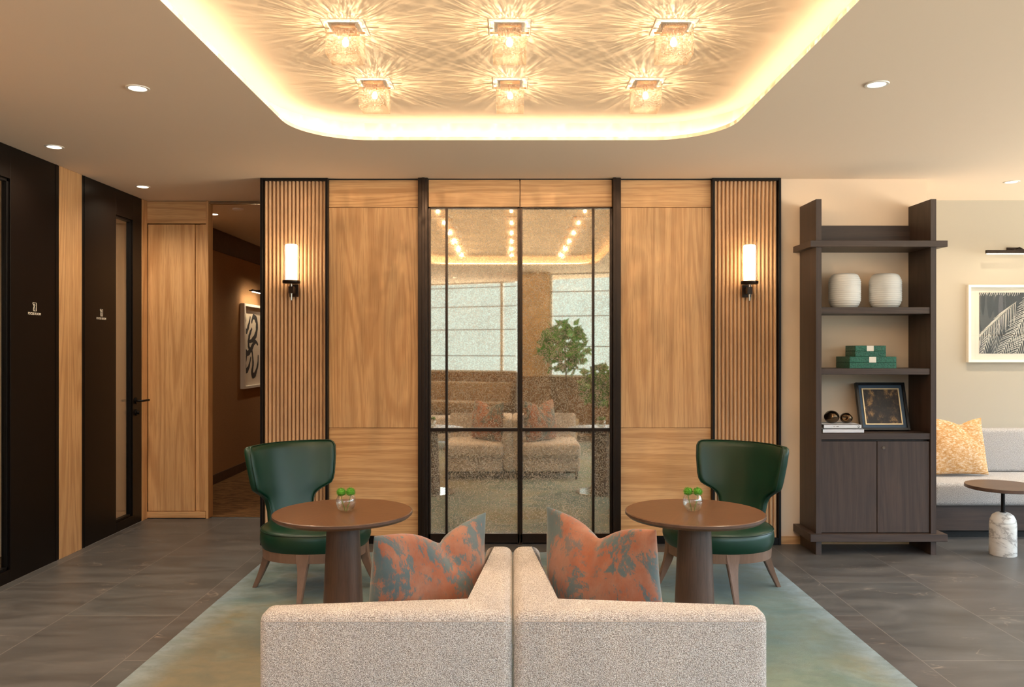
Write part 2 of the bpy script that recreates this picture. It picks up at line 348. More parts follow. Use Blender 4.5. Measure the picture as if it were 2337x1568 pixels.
# ------------------------------------------------------------------ mesh helpers
class MB:
    def __init__(s): s.bm = bmesh.new(); s.smooth = False
    def box(s, x0, x1, y0, y1, z0, z1, bev=0, seg=2, rot=None, piv=None):
        vs = [s.bm.verts.new(p) for p in ((x0, y0, z0), (x1, y0, z0), (x1, y1, z0), (x0, y1, z0), (x0, y0, z1), (x1, y0, z1), (x1, y1, z1), (x0, y1, z1))]
        fs = [s.bm.faces.new([vs[i] for i in f]) for f in ((3, 2, 1, 0), (4, 5, 6, 7), (0, 1, 5, 4), (1, 2, 6, 5), (2, 3, 7, 6), (3, 0, 4, 7))]
        if bev:
            es = list({e for f in fs for e in f.edges})
            r = bmesh.ops.bevel(s.bm, geom=es, offset=bev, segments=seg, profile=.5, affect='EDGES')
            vs = list({v for f in r['faces'] for v in f.verts} | {v for v in vs if v.is_valid})
        if rot is not None:
            for v in vs: v.co = piv+rot@(v.co-piv)
        return s
    def poly(s, pts):
        vs = [s.bm.verts.new(p) for p in pts]; s.bm.faces.new(vs); return s
    def lathe(s, prof, c=(0, 0, 0), seg=48, sx=1, sy=1, wob=None):
        rings = []
        for i, (r, z) in enumerate(prof):
            if r < 1e-5: rings.append([s.bm.verts.new((c[0], c[1], c[2]+z))]); continue
            row = []
            for k in range(seg):
                a = 2*PI*k/seg; rr = r*(wob(a, z) if wob else 1)
                row.append(s.bm.verts.new((c[0]+rr*math.cos(a)*sx, c[1]+rr*math.sin(a)*sy, c[2]+z)))
            rings.append(row)
        for A, B in zip(rings, rings[1:]):
            for k in range(seg):
                k2 = (k+1) % seg
                if len(A) == 1 and len(B) == 1: continue
                if len(A) == 1: s.bm.faces.new((A[0], B[k2], B[k]))
                elif len(B) == 1: s.bm.faces.new((A[k], A[k2], B[0]))
                else: s.bm.faces.new((A[k], A[k2], B[k2], B[k]))
        return s
    def tube(s, pts, r, seg=8, closed=False, caps=True):
        pts = [Vector(p) for p in pts]; n = len(pts); rings = []; up = None
        for i, p in enumerate(pts):
            if closed: t = pts[(i+1) % n]-pts[i-1]
            else: t = pts[min(i+1, n-1)]-pts[max(i-1, 0)]
            t.normalize()
            if up is None: up = Vector((0, 0, 1)) if abs(t.z) < .9 else Vector((1, 0, 0))
            a = t.cross(up).normalized(); b = a.cross(t).normalized(); up = b
            rr = r[i] if isinstance(r, (list, tuple)) else r
            rings.append([s.bm.verts.new(p+(a*math.cos(2*PI*k/seg)+b*math.sin(2*PI*k/seg))*rr) for k in range(seg)])
        pairs = list(zip(rings, rings[1:])) + ([(rings[-1], rings[0])] if closed else [])
        for A, B in pairs:
            for k in range(seg): s.bm.faces.new((A[k], A[(k+1) % seg], B[(k+1) % seg], B[k]))
        if caps and not closed:
            s.bm.faces.new(rings[0][::-1]); s.bm.faces.new(rings[-1])
        return s
    def prism(s, outline, z0, z1, bev=0, seg=3):
        a = [s.bm.verts.new((x, y, z0)) for x, y in outline]; b = [s.bm.verts.new((x, y, z1)) for x, y in outline]
        n = len(a); fs = [s.bm.faces.new(a[::-1]), s.bm.faces.new(b)]
        fs += [s.bm.faces.new((a[i], a[(i+1) % n], b[(i+1) % n], b[i])) for i in range(n)]
        if bev:
            es = list({e for f in fs for e in f.edges}); bmesh.ops.bevel(s.bm, geom=es, offset=bev, segments=seg, profile=.5, affect='EDGES')
        return s
    def grid(s, P, nu, nv, flip=False):
        V = [[s.bm.verts.new(P(i/nu, j/nv)) for i in range(nu+1)] for j in range(nv+1)]
        for j in range(nv):
            for i in range(nu):
                f = (V[j][i], V[j][i+1], V[j+1][i+1], V[j+1][i]); s.bm.faces.new(f[::-1] if flip else f)
        return V
def root(name, loc, label=None, cat=None, group=None, rz=0, kind=None):
    o = bpy.data.objects.new(name, None); o.empty_display_size = .05; COL.objects.link(o)
    o.location = loc; o.rotation_euler = (0, 0, rz); tag(o, label, cat, group, kind); return o
def tag(o, label=None, cat=None, group=None, kind=None):
    if label: o['label'] = label
    if cat: o['category'] = cat
    if group: o['group'] = group
    if kind: o['kind'] = kind
    return o
def obj(name, mb, mat, parent=None, smooth=False, origin=None, label=None, kind=None):
    bmesh.ops.recalc_face_normals(mb.bm, faces=mb.bm.faces[:])
    me = bpy.data.meshes.new(name); mb.bm.to_mesh(me); mb.bm.free()
    if isinstance(mat, list):
        for m_ in mat: me.materials.append(m_)
    else: me.materials.append(mat)
    if smooth:
        for p in me.polygons: p.use_smooth = True
        try: me.set_sharp_from_angle(angle=math.radians(smooth if smooth is not True else 50))
        except Exception: pass
    o = bpy.data.objects.new(name, me); COL.objects.link(o)
    if parent is not None:
        o.parent = parent
        if parent.type == 'EMPTY': o.location = -Vector(parent.location) if parent.get('_w') else (0, 0, 0)
    elif origin is not None:
        me.transform(Matrix.Translation(-Vector(origin))); o.location = origin
    if label: o['label'] = label
    if kind: o['kind'] = kind
    return o
def wroot(*a, **k):        # a root whose parts are given in world coordinates
    r = root(*a, **k); r['_w'] = 1; return r
def struct(name, mb, mat, parent=None, smooth=False):
    o = obj(name, mb, mat, parent, smooth)
    if parent is None: o['kind'] = 'structure'
    return o
def copy_tree(o, parent=None):
    c = o.copy(); COL.objects.link(c); c.parent = parent
    for ch in list(o.children): copy_tree(ch, c)
    return c
def text_mesh(body, size, offset=0.0):
    cu = bpy.data.curves.new('t', 'FONT'); cu.body = body; cu.size = size; cu.align_x = 'CENTER'; cu.align_y = 'CENTER'; cu.offset = offset; cu.extrude = .0004
    o = bpy.data.objects.new('t', cu); COL.objects.link(o)
    bpy.context.view_layer.update(); dg = bpy.context.evaluated_depsgraph_get()
    me = bpy.data.meshes.new_from_object(o.evaluated_get(dg)); bpy.data.objects.remove(o); bpy.data.curves.remove(cu)
    return me

# ================================================================== SETTING
# ---- floor
struct('floor', MB().poly([(XL, -5.0, 0), (XR, -5.0, 0), (XR, 6.84, 0), (XL, 6.84, 0)]), M['floor'])
struct('floor.001', MB().box(-3.2, -1.9, 6.84, 12, -.02, .002), M['carpet'])
# ---- ceiling with a rounded opening and the recess above it
def rrect(x0, x1, y0, y1, r, n=12):
    out = []
    for cx, cy, a0 in ((x1-r, y1-r, 0), (x0+r, y1-r, PI/2), (x0+r, y0+r, PI), (x1-r, y0+r, 1.5*PI)):
        out.append([(cx+r*math.cos(a0+PI/2*k/n), cy+r*math.sin(a0+PI/2*k/n)) for k in range(n+1)])
    return out
HX0, HX1, HY0, HY1, HR = -1.245, 1.225, -.2, 4.816, .42
arcs = rrect(HX0, HX1, HY0, HY1, HR)
outer = [(XR+.3, 6.95), (XL-.3, 6.95), (XL-.3, -4.85), (XR+.3, .45)]
mb = MB(); bm = mb.bm
for z, flip in ((CH, False), (CH+.02, True)):
    ov = [bm.verts.new((x, y, z)) for x, y in outer]; av = [[bm.verts.new((x, y, z)) for x, y in arc] for arc in arcs]
    for k in range(4):
        a = av[k]
        for i in range(len(a)-1): bm.faces.new((a[i], a[i+1], ov[k]))
        b = av[(k+1) % 4]; bm.faces.new((a[-1], b[0], ov[(k+1) % 4], ov[k]))
hole = [p for arc in arcs for p in arc]
lo = [bm.verts.new((x, y, CH)) for x, y in hole]; hi = [bm.verts.new((x, y, CH+.02)) for x, y in hole]
for i in range(len(hole)): bm.faces.new((lo[i], lo[(i+1) % len(hole)], hi[(i+1) % len(hole)], hi[i]))
ceil = struct('ceiling', mb, M['paint'])
OFF = .10
up = [p for arc in rrect(HX0-OFF, HX1+OFF, HY0-OFF, HY1+OFF, HR+OFF) for p in arc]
mb = MB(); bm = mb.bm
a = [bm.verts.new((x, y, CH+.021)) for x, y in up]; b = [bm.verts.new((x, y, ZU)) for x, y in up]; n = len(up)
for i in range(n): bm.faces.new((a[i], a[(i+1) % n], b[(i+1) % n], b[i]))
bm.faces.new(b)
obj('ceiling_recess', mb, M['upper'], ceil)
# LED strip in the cove
lp = rrect(HX0-.055, HX1+.055, HY0-.055, HY1+.055, HR+.055)
li = [p for arc in lp for p in arc]; lo_ = [p for arc in rrect(HX0-.067, HX1+.067, HY0-.067, HY1+.067, HR+.067) for p in arc]
mb = MB(); bm = mb.bm; zz = CH+.028
A = [bm.verts.new((x, y, zz)) for x, y in li]; B = [bm.verts.new((x, y, zz)) for x, y in lo_]
for i in range(n): bm.faces.new((A[i], A[(i+1) % n], B[(i+1) % n], B[i]))
A2 = [bm.verts.new((x, y, CH+.021)) for x, y in li]; B2 = [bm.verts.new((x, y, CH+.021)) for x, y in lo_]
for i in range(n):
    bm.faces.new((A[i], A[(i+1) % n], A2[(i+1) % n], A2[i])); bm.faces.new((B[i], B[(i+1) % n], B2[(i+1) % n], B2[i]))
led = obj('led_strip', mb, M['led'])
tag(led, 'warm glowing light strip hidden behind the lip of the ceiling recess', 'strip light')

# ---- back wall
wb = struct('wall_back', MB().box(-1.82, 3.007, D+.03, 6.84, 0, CH), M['beige'])
obj('plaster_face', MB().box(1.935, 3.007, D, D+.035, 0, CH), M['beige'], wb)
def oakpanel(x0, x1, z0, z1, mat, nm, y=D, par=None):
    return obj(nm, MB().box(x0, x1, y, y+.028, z0, z1, .0012, 1), mat, par if par else wb)
for x0, x1, mv, mh in ((-1.333, -.680, 'oak_v', 'oak_h'), (.782, 1.440, 'oak_v2', 'oak_h2')):
    oakpanel(x0, x1, Z(473, D), CH-.008, M[mh], 'oak_panel')
    oakpanel(x0, x1, Z(976, D), Z(474, D), M[mv], 'oak_panel')
    oakpanel(x0, x1, Z(1223, D), Z(977, D), M[mh], 'oak_panel')
    obj('skirting', MB().box(x0, x1, D-.004, D+.03, 0, Z(1224, D), .001, 1), M['black'], wb)
struct('trim_1', MB().box(-1.83, 1.94, D-.012, D+.03, CH-.007, CH-.0005), M['rubber'])
struct('baseboard_back', MB().box(1.937, 3.012, D-.012, D-.001, 0, .056), M['oak_h'])
# sliding mirror door surround
mbp = MB()
for x0, x1 in ((-.682, -.612), (.722, .780)):
    mbp.box(x0, x1, D-.05, D+.03, 0, CH-.001, .002, 1)
    xm = x1-.03 if x0 < 0 else x0+.012
    mbp.box(x0+(.028 if x0 < 0 else .0), x0+(.05 if x0 < 0 else .022), D-.062, D-.049, 0, CH-.001, .002, 1)
struct('trim_2', mbp, M['bronze_black'])
for k, (x0, x1, xv, lab) in enumerate(((-.611, .052, X(1019.5, D), 'left'), (.054, .721, X(1353.5, D), 'right'))):
    dr = wroot('door_%d' % (k+3), ((x0+x1)/2, D-.02, 0), 'tall black framed antique mirror sliding door, %s leaf under its oak header' % lab, 'door', kind='structure')
    y0 = D-.022; y1 = D+.012
    t = .011; zt = Z(474, D); zb = Z(1217, D)
    f = MB()
    f.box(x0, x0+.017, y0, y1, .0, zt, .001, 1); f.box(x1-.017, x1, y0, y1, .0, zt, .001, 1)
    f.box(x0, x1, y0, y1, zt-.010, zt, .001, 1); f.box(x0, x1, y0, y1, .012, zb, .002, 1)
    obj('frame', f, M['bronze_black'], dr)
    obj('glazing_bar', MB().box(xv-.0085, xv+.0085, y0, y1, zb, zt-.01, .001, 1), M['bronze_black'], dr)
    obj('glazing_bar', MB().box(x0+.017, x1-.017, y0+.002, y1, Z(984, D), Z(976.5, D), .001, 1), M['bronze_black'], dr)
    obj('mirror_pane', MB().box(x0+.015, x1-.015, D, D+.006, zb-.01, zt-.008), M['mirror'], dr)
    obj('header_panel', MB().box(x0+.002, x1-.002, D-.012, D+.02, zt+.004, CH-.008, .001, 1), M['oak_h' if k else 'oak_h2'], dr)
# slatted oak panels
def slats(x0, x1, lab):
    r = wroot('slatted_panel', ((x0+x1)/2, D, 0), lab, 'wall panel', 'slatted oak wall panels')
    fr = MB(); w = .016
    fr.box(x0, x0+w, D-.045, D+.03, 0, CH-.001, .001, 1); fr.box(x1-w, x1, D-.045, D+.03, 0, CH-.001, .001, 1)
    fr.box(x0+w, x1-w, D-.04, D+.03, CH-.018, CH-.001); fr.box(x0+w, x1-w, D-.04, D+.03, 0, .05)
    obj('frame', fr, M['black'], r)
    n = 16; a = x0+w; b = x1-w; p = (b-a)/n; m = MB()
    obj('backing', MB().box(a, b, D+.008, D+.03, .05, CH-.018), M['slat_back'], r)
    for i in range(n):
        cx = a+p*(i+.5); rr = p*.435; pr = [(cx+rr*math.cos(q), D+.0075-rr*1.5*math.sin(q)) for q in [PI*k/10 for k in range(11)]]
        m.prism(pr, .05, CH-.018)
    obj('slat_row', m, M['slat'], r, smooth=40)
    return r
slats(-1.821, -1.334, 'vertical half-round oak slat panel in black frame, left beside the corridor opening')
slats(1.441, 1.936, 'vertical half-round oak slat panel in black frame, right beside the beige wall')

# ---- right recess walls
struct('wall_right', MB().box(2.9, XR, 6.77, 6.9, 0, CH), M['sage'])
struct('baseboard_right', MB().box(3.012, XR, 6.757, 6.769, 0, .056), M['oak_h'])

# ---- left wall with focus room fronts (x = XL plane)
def yL(px): return -XL*F/(CX-px)
wl = struct('wall_left', MB().box(XL-.12, XL, -4.75, 3.7, 0, CH), M['oak_y'])
T = .03
def ybox(m, y0, y1, z0, z1, x0=XL-.05, x1=XL, bev=.001): return m.box(x0, x1, y0, y1, z0, z1, bev, 1)
struct('trim_3', ybox(MB(), 5.482, 5.766, 0, CH-.002, XL-.05, XL+.002), M['oak_v'])
struct('trim_4', ybox(MB(), 6.705, 6.8, 0, CH-.002, XL-.05, XL+.002), M['oak_v2'])
def focus_door(nm, y0, y1, g0, g1, lab, handle):
    r = wroot(nm, (XL, (y0+y1)/2, 0), lab, 'door', kind='structure')
    fr = MB(); ybox(fr, y0, g0, .0, CH-.002); ybox(fr, g1, y1, .0, CH-.002); ybox(fr, g0, g1, 2.45, CH-.002); ybox(fr, g0, g1, 0, .075)
    obj('panel', fr, M['panel_black'], r)
    b = MB(); w = .018
    ybox(b, g0, g0+w, .075, 2.45, XL-.045, XL-.012); ybox(b, g1-w, g1, .075, 2.45, XL-.045, XL-.012)
    ybox(b, g0, g1, 2.45-w, 2.45, XL-.045, XL-.012); ybox(b, g0, g1, .075, .075+w, XL-.045, XL-.012)
    obj('glazing_bead', b, M['black'], r)
    obj('glass_pane', ybox(MB(), g0+w, g1-w, .09, 2.44, XL-.034, XL-.028, 0), M['pane'], r)
    if handle:
        h = MB(); yh = 6.60; z = .995
        h.bm and None
        q = [(XL+.0, yh, z), (XL+.012, yh, z)]; h.tube(q, .026, 20)
        h.tube([(XL, yh, z), (XL+.05, yh, z), (XL+.056, yh+.006, z), (XL+.056, yh+.11, z)], .009, 10)
        obj('handle', h, M['black'], r, smooth=True)
        k = MB(); k.tube([(XL, yh+.003, .9), (XL+.014, yh+.003, .9)], .026, 20); k.tube([(XL+.014, yh+.003, .9), (XL+.03, yh+.003, .9)], [.016, .014], 16)
        obj('lock', k, M['black'], r, smooth=True)
    return r
focus_door('door_1', 3.7, 5.478, 4.1, 4.95, 'brown black panelled focus room front with tall glass, nearest the left edge', False)
focus_door('door_2', 5.77, 6.70, 6.268, 6.545, 'brown black focus room door with narrow glass and lever handle', True)
# thin vertical joints on the black fronts
struct('trim_5', MB().box(XL, XL+.003, 5.44, 5.447, 0, CH-.002), M['black'])
struct('trim_6', MB().box(XL, XL+.003, 5.80, 5.807, 0, CH-.002), M['black'])
def sign(yc, lab):
    r = root('room_sign', (XL+.001, yc, 1.64), lab, 'sign', 'focus room signs', rz=0)
    me = text_mesh('FOCUS ROOM', .0215, .0004)
    R = Matrix(((0, 0, 1), (1, 0, 0), (0, 1, 0))).to_4x4()
    w = max(v.co.x for v in me.vertices)-min(v.co.x for v in me.vertices); me.transform(Matrix.Diagonal((.138/w, 1, 1, 1))); me.transform(R)
    me.materials.clear(); me.materials.append(M['sign']); t = bpy.data.objects.new('lettering', me); COL.objects.link(t); t.parent = r
    m = MB()
    def st(pts, rr=.0019, cl=False): m.tube([(0, a, b) for a, b in pts], rr, 6, closed=cl)
    zc = .044
    st([(-.018, zc+.016), (-.018, zc+.026), (.019, zc+.026), (.019, zc-.026), (.011, zc-.026)])
    st([(-.004+.007*math.cos(q), zc+.0105+.007*math.sin(q)) for q in [2*PI*k/14 for k in range(14)]], cl=True)
    st([(-.004, zc+.002), (-.009, zc-.003), (-.012, zc-.012), (-.012, zc-.022), (-.009, zc-.026), (.001, zc-.026), (.004, zc-.022), (.004, zc-.012), (.001, zc-.003)], cl=True)
    obj('person_symbol', m, M['sign'], r)
    return r
sign(yL(78.5), 'white FOCUS ROOM lettering with person symbol, on the wider black front')
sign(yL(231), 'white FOCUS ROOM lettering with person symbol, on the black door with lever handle')
# focus rooms behind the glass
wr = MB(); wr.box(-5.0, -4.9, 3.6, 6.86, 0, 2.6); wr.box(-4.9, XL-.06, 3.6, 3.7, 0, 2.6); wr.box(-4.9, XL-.06, 6.8, 6.9, 0, 2.6)
wr.box(-4.9, XL-.06, 5.55, 5.65, 0, 2.6)
struct('wall_focus_rooms', wr, M['beige'])
struct('floor.002', MB().box(-5.0, XL-.001, 3.6, 6.9, -.03, -.001), M['carpet'])
struct('ceiling.001', MB().box(-5.0, XL-.052, 3.6, 6.9, 2.6, 2.64), M['paint'])

# ---- oak door closing the left end, and the corridor
ye = 6.8
door = wroot('door_5', (-2.8, ye, 0), 'pale oak panelled door with oak header beside the corridor opening', 'door', kind='structure')
x338, x444, x456, x470 = X(338, ye), X(443.5, ye), X(456, ye), X(470, ye)
obj('header_panel', MB().box(XL, x470, ye, ye+.09, Z(510, ye), CH-.004, .001, 1), M['oak_h'], door)
obj('leaf', MB().box(XL+.005, x444, ye+.006, ye+.09, Z(1167, ye), Z(512, ye), .002, 1), M['oak_v2'], door)
obj('jamb', MB().box(x444+.003, x456-.002, ye+.022, ye+.09, Z(1167, ye), Z(512, ye), .001, 1).box(x456, x470, ye+.003, ye+.09, Z(1167, ye), Z(512, ye), .001, 1), M['oak_v'], door)
obj('bottom_rail', MB().box(XL, x470-.003, ye-.004, ye+.09, .006, Z(1168, ye), .002, 1), M['oak_h2'], door)
struct('trim_7', MB().box(x470, x470+.02, ye-.002, ye+.1, 0, CH-.001), M['oak_v'])
struct('trim_8', MB().box(x470, -1.82, ye+.02, ye+.06, CH-.02, CH-.008), M['steel'])
struct('trim_9', MB().box(-2.56, -1.82, ye+.03, ye+.045, 0, .004), M['steel'])
XC = -3.12
wc = struct('wall_corridor', MB().box(XC-.1, XC, 6.92, 12.0, 0, 2.7), M['wallpaper'])
obj('wooden_band', MB().box(XC, XC+.012, 6.92, 12.0, EZ+1.025, 2.67), M['walnut_h'], wc)
obj('skirting', MB().box(XC, XC+.012, 6.92, 12.0, 0, .1), M['walnut_h'], wc)
struct('wall_corridor_right', MB().box(-1.9, -1.822, 6.84, 12, 0, 2.7), M['wallpaper'])
struct('wall_corridor_end', MB().box(-3.25, -1.8, 12, 12.1, 0, 2.7), M['wallpaper'])
struct('ceiling.002', MB().box(-3.25, -1.8, 6.84, 12.1, 2.672, 2.7), M['paint'])

# ---- the window side of the room (seen in the mirror)
def seg(p, q, t, z0, z1, m, mat=None):
    p = Vector(p); q = Vector(q); d = (q-p).normalized(); n = Vector((-d.y, d.x))*t
    m.prism([(p.x, p.y), (q.x, q.y), (q.x-n.x, q.y-n.y), (p.x-n.x, p.y-n.y)], z0, z1); return m
def window(idx, p, q, sill, seams, mull, lab):
    r = wroot('window_%d' % idx, ((p[0]+q[0])/2, (p[1]+q[1])/2, sill), lab, 'window', kind='structure')
    obj('glass_pane', seg(p, q, .008, sill, CH, MB()), M['pane'], r)
    fr = MB(); 
    seg(p, q, .06, sill, sill+.03, fr); seg(p, q, .06, CH-.02, CH, fr)
    obj('window_frame', fr, M['white'], r)
    sm = MB()
    for z in seams: seg(p, q, .02, z-.007, z+.007, sm)
    obj('glazing_seam', sm, M['wains'], r)
    P = Vector(p); Q = Vector(q); L = (Q-P).length; d = (Q-P)/L
    for s_ in mull:
        a_ = P+d*s_*L; b_ = a_+d*.05
        obj('mullion', seg(a_, b_, .06, sill, CH, MB()), M['white'], r)
    ang = math.atan2(d.y, d.x)
    c = (P+Q)/2
    portal(c.x-d.y*-.0, c.y, (sill+CH)/2, L, CH-sill, ang+PI)   # faces the room
    return r
pA, pB = (XL, -4.52), (.05, -3.11); pC, pD = (.60, -1.62), (XR, .2)
window(1, pA, pB, .98, (2.56, 2.2, 1.77, 1.28), (.0, .45, .91), 'wide daylight window with white mullion, left of the column')
window(2, pC, pD, .955, (2.35, 1.95, 1.45, ), (.0, .3, .55, .8, .99), 'wide daylight window with dark seams, right of the column')
window(3, (XR, .2), (XR, 6.77), .5, (2.2, 1.6, 1.05), (.0, .25, .5, .75), 'side daylight window')
wnd = MB(); seg(pA, pB, .12, 0, .98, wnd); struct('wall_window_left', wnd, M['wains'])
wnd = MB(); seg(pC, pD, .12, 0, .955, wnd); struct('wall_window_right', wnd, M['wains'])
struct('wall_side', MB().box(XR, XR+.1, .2, 6.9, 0, .5), M['sage'])
col_ = wroot('column', (.3, -1.3, 0), 'square tan column with brown wainscot between the two windows, seen in the mirror', 'column', kind='structure')
obj('shaft', MB().box(.13, .6, -3.2, -1.32, .97, CH), M['colpaint'], col_)
obj('wainscot', MB().box(.11, .62, -3.2, -1.30, 0, .97), M['wains'], col_)

# ================================================================== LAMPS
def spot(parent, loc, w, size=2.5, blend=1.0, color=(1, .80, .58)):
    l = bpy.data.lights.new('lamp_light', 'SPOT'); l.energy = w; l.spot_size = size; l.spot_blend = blend; l.color = color; l.shadow_soft_size = .03
    o = bpy.data.objects.new('lamp_light', l); COL.objects.link(o); o.parent = parent; o.location = loc; return o
def downlight(x, y, z, lab, r=.05, w=DOWN_W):
    t = root('downlight', (x, y, z), lab, 'ceiling light', 'recessed ceiling downlights')
    obj('trim_ring', MB().lathe([(r*.8, .0), (r*.82, -.004), (r*1.05, -.004), (r*1.1, 0)], seg=32), M['white'], t, smooth=True)
    obj('lens', MB().lathe([(0, -.0015), (r*.8, -.0015)], seg=32), M['down'], t)
    spot(t, (0, 0, -.012), w)
    return t
downlight(X(314, 3.851), 3.851, CH, 'round recessed downlight nearest the left edge of the lit ceiling recess')
downlight(X(124, 4.973), 4.973, CH, 'round recessed downlight above the wide black focus room front')
downlight(X(326, 6.2), 6.2, CH, 'round recessed downlight near the pale oak door in the far left corner')
downlight(X(2001, 3.794), 3.794, CH, 'round recessed downlight to the right of the lit ceiling recess')
downlight(X(2309, 6.02), 6.02, CH, 'round recessed downlight above the framed palm print and bench', w=80)
downlight(-2.4, 10.6, 2.672, 'small round downlight added out of view, deep in the dark corridor ceiling', w=45)  # hidden lamp added to brighten the corridor
downlight(-2.79, 7.6, 2.672, 'small round downlight in the dark corridor ceiling', w=45)
for x_, y_, lab_ in ((-2.8, 3.75, 'added out of view, left column, beside the wide black front'), (-2.8, 2.4, 'added out of view, left column, second behind the view'), (-1.77, 2.3, 'added out of view, left of the recess, level with the sofas'), (-1.77, .7, 'added out of view, left of the recess, behind the sofas'), (1.70, 2.3, 'added out of view, right of the recess, level with the sofas'),
                     (1.70, .7, 'added out of view, right of the recess, behind the sofas'), (3.69, 4.5, 'added out of view, right column, in front of the bench'), (3.69, 2.8, 'added out of view, right column, farther from the bench'), (5.3, 6.02, 'added out of view, far right above the bench'), (-1.0, -2.3, 'before the far window')):
    downlight(x_, y_, CH, 'round recessed downlight, '+lab_)  # unseen downlights added to brighten the room; the last shows in the mirror
for yy in (4.5, 6.2):
    t = downlight(-4.0, yy, 2.6, 'round downlight inside the %s glazed focus room' % ('nearer' if yy < 5 else 'farther'), w=30)
sd = obj('smoke_detector', MB().lathe([(.05, 0), (.05, -.012), (.03, -.02), (0, -.02)], c=(0, 0, 0), seg=24), M['paint'], smooth=True)
sd.location = (X(543, 7.3), 7.3, 2.672); tag(sd, 'flat round smoke detector on the dark corridor ceiling', 'smoke detector')

# cube ceiling lights
LG = bpy.data.lights.new('cube_bulb', 'POINT'); LG.energy = CUBE_W; LG.color = (1, .76, .5); LG.shadow_soft_size = .0015
LG.use_nodes = True; nt = LG.node_tree; nn = nt.nodes; ll = nt.links
em = nn['Emission']
tc = nn.new('ShaderNodeNewGeometry'); sp = nn.new('ShaderNodeSeparateXYZ'); ll.new(tc.outputs['Incoming'], sp.inputs[0])
def m_(op, a, b=None):
    x = nn.new('ShaderNodeMath'); x.operation = op
    for i, v in enumerate((a, b)):
        if v is None: continue
        if isinstance(v, (int, float)): x.inputs[i].default_value = v
        else: ll.new(v, x.inputs[i])
    return x.outputs[0]
l2 = m_('SQRT', m_('ADD', m_('MULTIPLY', sp.outputs[0], sp.outputs[0]), m_('ADD', m_('MULTIPLY', sp.outputs[1], sp.outputs[1]), 1e-6)))
cb = nn.new('ShaderNodeCombineXYZ'); ll.new(m_('DIVIDE', sp.outputs[0], l2), cb.inputs[0]); ll.new(m_('DIVIDE', sp.outputs[1], l2), cb.inputs[1]); ll.new(m_('MULTIPLY', sp.outputs[2], .55), cb.inputs[2])
tn = nn.new('ShaderNodeTexNoise'); tn.inputs['Scale'].default_value = 17; tn.inputs['Detail'].default_value = 3; tn.inputs['Roughness'].default_value = .75; ll.new(cb.outputs[0], tn.inputs['Vector'])
rp = nn.new('ShaderNodeValToRGB'); ll.new(tn.outputs[0], rp.inputs[0]); e = rp.color_ramp.elements
e[0].position = .38; e[0].color = (.12, .12, .12, 1); e[1].position = .66; e[1].color = (4, 4, 4, 1)
x_ = e.new(.5); x_.color = (.8, .8, .8, 1)
upz = m_('MAXIMUM', sp.outputs[2], 0.0)
fz = m_('POWER', m_('SUBTRACT', 1.0, upz), 2.0)
fz = m_('MULTIPLY', fz, m_('ADD', 1.1, m_('MULTIPLY', -.1, m_('GREATER_THAN', sp.outputs[2], 0.0))))
ll.new(m_('MULTIPLY', rp.outputs[0], fz), em.inputs['Strength'])
def cube_light():
    t = root('cube_ceiling_light', (0, 0, 0))
    w = .087
    m = MB()
    m.box(-w, w, -w, w, -.004, 0, .001, 1)
    obj('ceiling_plate', m, M['white'], t)
    m = MB(); q = .05
    for a in ((-q, q, -q, -q+.003), (-q, q, q-.003, q), (-q, -q+.003, -q, q), (q-.003, q, -q, q)): m.box(*a, -.018, -.004)
    m.box(-q, q, -q, q, -.012, -.004)
    bx = obj('brass_box', m, M['brass'], t)
    obj('lamp_holder', MB().lathe([(.0, -.045), (.009, -.045), (.011, -.03), (.009, -.012), (0, -.012)], seg=16), M['brass'], t, smooth=True)
    g = .0705; h0 = -.138; th = .004; m = MB()
    for a in ((-g, g, -g, -g+th), (-g, g, g-th, g), (-g, -g+th, -g+th, g-th), (g-th, g, -g+th, g-th)): m.box(*a, h0+th, -.012)
    m.box(-g, g, -g, g, h0, h0+th, .003, 2)
    obj('glass_shade', m, M['hammered'], t)
    for sx in (-1, 1):
        obj('fixing_knob', MB().tube([(sx*.05, 0, -.024), (sx*.082, 0, -.024)], .0045, 10), M['brass'], t, smooth=True)
    obj('bulb', MB().lathe([(0, -.082), (.010, -.079), (.0145, -.068), (.013, -.058), (.007, -.047), (0, -.045)], seg=16), M['bulb'], t, smooth=True)
    lo = bpy.data.objects.new('bulb_light', LG); COL.objects.link(lo); lo.parent = t; lo.location = (0, 0, -.066)
    return t
cl = cube_light()
colsn = ('left', 'middle', 'right'); rown = ('row nearest the mirror wall', 'second row from the mirror wall', 'third row from the mirror wall', 'fourth row from the mirror wall', 'fifth row from the mirror wall', 'row farthest from the mirror wall')
first = True
for j in range(6):
    for i in range(3):
        c = cl if first else copy_tree(cl); first = False
        c.location = (-.013+(i-1)*.693, 4.172-j*.7275, ZU)
        tag(c, 'hammered glass cube ceiling light, %s one of the %s' % (colsn[i], rown[j]), 'ceiling light', 'hammered glass cube ceiling lights')

